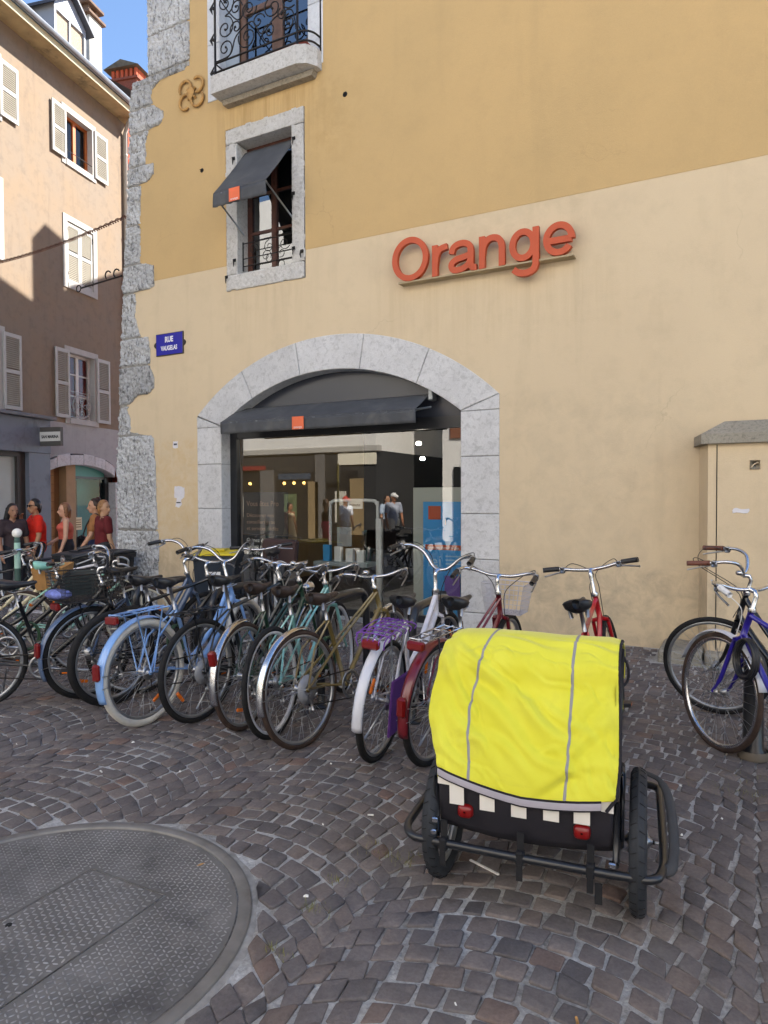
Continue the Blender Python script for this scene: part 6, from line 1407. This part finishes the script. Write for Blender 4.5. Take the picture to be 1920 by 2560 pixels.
    if hk == 'long':
        T.cone(hd+V(-.06,0,0), V(-.13,0,1.25), .095*k, .085*k)
        for s in (1, -1): T.cone(hd+V(-.03,s*.07,.0), V(-.06,s*.1,1.32), .045*k, .045*k)
    elif hk == 'bun': T.ball(hd+V(-.07,0,.13), .045*k, 10)
    elif hk == 'tail': T.ball(hd+V(-.11,0,.04), .03*k, 8); T.cone(hd+V(-.12,0,.03), hd+V(-.14,.05,-.16), .03*k, .018*k)
    elif hk == 'bob':
        for s in (1, -1): T.cone(hd+V(-.02,s*.075,.02), hd+V(-.02,s*.075,-.09), .035*k, .03*k)
        T.cone(hd+V(-.07,0,0), hd+V(-.075,0,-.1), .065*k, .05*k)
    if hk == 'cap':
        T.ball(hd+V(-.01,0,.045), .108*k, 14, (1,.84,1.0)); T.v = [(x, y, max(z, hd.z+.03*k)) for x, y, z in T.v]; T.cone(hd+V(.07,-.04,.04), hd+V(.15,0,.03), .03*k, .05*k); T.cone(hd+V(.07,.04,.04), hd+V(.15,0,.03), .03*k, .05*k)
    else:   # keep the face free
        T.v = [(x-.0, y, z) if not (x > hd.x+.035*k and z < hd.z+.075*k) else (hd.x+.03*k, y, z) for x, y, z in T.v]
    o = remesh(T, voxel, 2, hm, 'hair' if hk != 'cap' else 'cap', t); o.matrix_basis = HM
    E = MB()
    for s in (1, -1): E.ball(hd+V(.083,s*.034,.022), .011*k, 8, (.6,1,.7))
    E.build('eyes', mat('eye_dark', (.02,.015,.012), .3), t, True, HM)
    E = MB(); E.cone(hd+V(.091,-.022,-.062), hd+V(.091,.022,-.062), .006*k, .006*k, 6); E.build('mouth', mat('lips', '#8a4a42', .6), t, True, HM)
    if glasses:
        E = MB()
        for s in (1, -1): E.ball(hd+V(.096,s*.034,.022), .026*k, 10, (.35,1,.8)); E.tube([hd+V(.09,s*.058,.03), hd+V(0,s*.085,.02)], .004, 4)
        E.tube([hd+V(.1,-.01,.028), hd+V(.1,.01,.028)], .004, 4); E.build('sunglasses', mat('dark_lens', (.01,.01,.012), .1), t, True, HM)
    return t, J, hd, k
def at_person(o, p, dx):                                # point of a person's frame in the world
    return Matrix.Translation(o.location) @ o.rotation_euler.to_matrix().to_4x4() @ Vector(p)
def people():
    G = 'people in the side street'
    cam = lambda x, y: math.degrees(math.atan2(-x, -7.2-y))      # bearing towards the photographer
    p1 = person('woman with very long dark hair and a dark patterned top', -10.85, .02, 100, 1.66, '#a5785c', ('long','#1a1412'), ('tee','#3d2f31'), ('trousers','#1e1f24'), ((.1,.1),(.1,.3)), 0, female=True, group=G)
    p2 = person('man in a bright red T-shirt and sunglasses raising a hand to his chin', -10.92, .50, 205, 1.74, '#b88764', ('short','#15110f'), ('tee','#e02a16'), ('trousers','#24262c'), ((.12,.1),((.16,-.20,1.15),(.22,-.03,1.38))), 15, build=1.12, glasses=True, group=G)
    p3 = person('woman in a coral crop top carrying a white tote bag', -10.78, .98, 215, 1.66, '#dcae90', ('bob','#8a6140'), ('crop','#e0705c'), ('trousers','#2b2c31'), ((.25,.15),((.02,-.28,1.12),(.2,-.16,1.02))), 10, female=True, group=G)
    p4 = person('person with tied-back dark hair in an ochre top holding a black bag', -10.12, 1.08, 225, 1.70, '#d6a686', ('bun','#3a2618'), ('tee','#b07a4a'), ('trousers','#3a4468'), ((.1,.6),(.1,.6)), 20, group=G)
    p5 = person('person in a dark red T-shirt with a blond ponytail seen from behind', -9.35, .60, 20, 1.64, '#c9a080', ('tail','#a87a4c'), ('tee','#6d2226'), ('trousers','#2c3038'), ((.12,.1),(.12,.1)), -60, group=G)
    p6 = person('person in black half hidden behind the stone corner', -10.45, 2.1, 200, 1.72, '#b48a70', ('short','#181413'), ('dark','#15161a'), ('trousers','#1c1d22'), ((.1,0),(.1,0)), 0, glasses=True, group=G)
    # tote bag
    t = p3[0]; b = thing('tote_bag', 'white tote bag on the shoulder of the woman in coral', 'bag', t.location, t.rotation_euler.z); wc = mat('tote_white', '#dcd8d6', .9, var=.08, vs=14, bump=.4, bs=60)
    P = [[(.05+.035*math.sin(math.pi*i/8)*(1 if q else -1)*(.6+.4*j/6), -.33+.34*i/8, .78+.30*j/6) for i in range(9)] for q in (0,) for j in range(7)]
    MB().sheet(P).build('bag_body', wc, b, True).modifiers.new('t', 'SOLIDIFY').thickness = .05
    MB().tube(smooth([(.07,-.30,1.06),(.09,-.2,1.2),(.03,-.155,1.41),(-.06,-.17,1.3),(-.02,-.28,1.06)], 5), .012, 6, flat=.4).build('bag_strap', wc, b, True)
    MB().box(.086, .09, -.24, -.09, .86, .93).build('bag_print', mat('red_print', '#a34a4a', .9), b)
    t = p4[0]; b = thing('shoulder_bag', 'black shoulder bag held by the person in ochre', 'bag', t.location, t.rotation_euler.z); bc = mat('bag_black', '#15151a', .7)
    MB().bbox(.17, .30, -.20, .18, .84, 1.08, .04).build('bag_body', bc, b, True); MB().tube(smooth([(.2,.15,1.06),(.12,.14,1.3),(.0,.1,1.46),(-.1,.0,1.38)], 5), .013, 6).build('bag_strap', bc, b, True)
    # mirrored in the glass
    G2 = 'passers-by mirrored in the shop window'
    person('passer-by in fuchsia trousers with hands on the head mirrored in the shop glass', -11.69, -10.5, 120, 1.68, '#b98a6a', ('bun','#2a1d16'), ('crop','#15151a'), ('trousers','#d8185e'), (((.08,.38,1.62),(.03,.16,1.72)),((.08,-.38,1.62),(.03,-.16,1.72))), 0, .12, female=True, group=G2)
    person('passer-by in a white shirt and red cap mirrored in the shop glass', -10.85, -10.3, 70, 1.76, '#b98a6a', ('cap','#c2281e'), ('tee','#e2e2e6'), ('shorts','#b8b2a8'), ((.1,.2),(.1,.0)), 0, .12, group=G2)
    person('passer-by in a white cap with a dark backpack mirrored in the shop glass', -9.25, -10.4, 60, 1.78, '#b07a58', ('cap','#e6e2da'), ('tee','#a9adb8'), ('shorts','#cfc8b8'), ((.2,.2),(.2,.0)), 0, .16, group=G2)
    person('passer-by in a cream patterned dress mirrored in the shop glass', -13.06, -10.5, 80, 1.66, '#9a6a4e', ('bun','#1c1412'), ('dress','#d8c49c'), ('none','#d8c49c'), ((.1,.3),(.1,.1)), 0, .1, female=True, group=G2)
    person('passer-by in a pale blue shirt mirrored in the shop glass', -9.75, -10.9, 75, 1.74, '#b98a6a', ('short','#2a1d16'), ('tee','#b4c3d4'), ('trousers','#8f8a80'), ((.1,.2),(.1,.1)), 0, .14, group=G2)
people()
# ------------------------------------------------------------------ small things on the paving
def litter():
    rnd = random.Random(9)
    wl = mat('litter_white', '#e6e3dc', .7)
    o = tag(MB().bbox(-.075,.075,-.006,.006,0,.006,.002).build('white_stick', wl), 'thin white plastic stick lying by the trailer wheel', 'litter'); o.location = (-.93, -4.60, .004); o.rotation_euler = (0,0,R_(-20))
    spots = [(-2.05,-3.98),(-3.3,-4.25),(-1.7,-4.6),(-1.45,-5.1),(-2.72,-4.45),(-.75,-5.35),(-.35,-1.2),(-.5,-.95),(-.62,-1.5),(-.3,-3.4),(-.1,-3.7),(-1.2,-4.45),(-2.3,-4.2),(-3.9,-4.6),(-.25,-3.95),(-1.05,-.45),(-.8,-.4)]
    for _ in range(4): spots.append((rnd.uniform(-4.2, .6), rnd.uniform(-5.9, -.5)))
    spots = [p for p in spots if math.hypot(p[0]-MX, p[1]-MY) > .8]
    lb = MB()
    for x, y in spots:
        a = rnd.random()*3; s = rnd.uniform(.003, .007); l = s*rnd.uniform(1, 2.2)
        v = [(-l,-s,.003),(l,-s,.004),(l*.8,s,.008),(-l,s*.7,.005),(0,0,.012)]; v = [(x+p*math.cos(a)-q*math.sin(a), y+p*math.sin(a)+q*math.cos(a), z+zg(x)+.003) for p, q, z in v]
        lb.add(v, [(0,1,4),(1,2,4),(2,3,4),(3,0,4),(3,2,1,0)])
    o = lb.build('paving_litter', wl); stuff(o); tag(o, 'scattered white crumbs and scraps on the setts', 'litter')
    bt = mat('cigarette_filter', '#b98a52', .8)
    for i, (x, y, a, lab) in enumerate(((-1.55, -4.42, .4, 'cigarette end lying on the setts left of the trailer'), (-.42, -5.25, 1.9, 'cigarette end lying on the setts in front of the trailer'), (-3.1, -4.65, 2.7, 'cigarette end lying on the setts before the light blue bicycle'))):
        o = tag(MB().tube([(-.016,0,.006),(.0,0,.006),(.001,0,.006),(.012,.001,.005)], .0042, 7).build('cigarette_end', bt if i % 2 else wl, None, True), lab, 'cigarette end'); o.location = (x, y, .004); o.rotation_euler = (0,0,a)
    lf = MB(); lf.add([(-.018,0,.004),(0,-.008,.008),(.02,0,.012),(0,.008,.008)], [(0,1,2),(0,2,3)]); o = tag(lf.build('dry_leaf', mat('dry_leaf', '#b58a52', .7)), 'single dry leaf on the round manhole cover', 'leaf'); o.location = (-1.95,-5.12,.004); o.rotation_euler = (0,0,.8)
    # grass tufts in the joints
    gr = MB(); cl = [(-1.28,-4.68,.16,130),(-1.40,-5.15,.06,50),(-1.36,-5.4,.06,40),(-.05,-3.35,.14,90),(.15,-3.1,.2,80),(-.2,-1.0,.2,60),(-.33,-.65,.15,50),(-1.4,-4.95,.06,30)]
    for cx, cy, sp, n in cl:
        for i in range(n):
            x, y = cx+rnd.gauss(0, sp*.6), cy+rnd.gauss(0, sp*.25); a = rnd.random()*6.28; h = rnd.uniform(.008, .028); w = .0016; dx, dy = math.cos(a), math.sin(a)
            gr.add([(x-dy*w, y+dx*w, -.006), (x+dy*w, y-dx*w, -.006), (x+dx*h*.6, y+dy*h*.6, h)], [(0,1,2)])
    o = gr.build('grass_tufts', mat('dry_grass', '#7d7a3e', .8, var=.4, vs=20)); stuff(o); tag(o, 'sparse dry grass growing in the sett joints', 'grass')
litter()
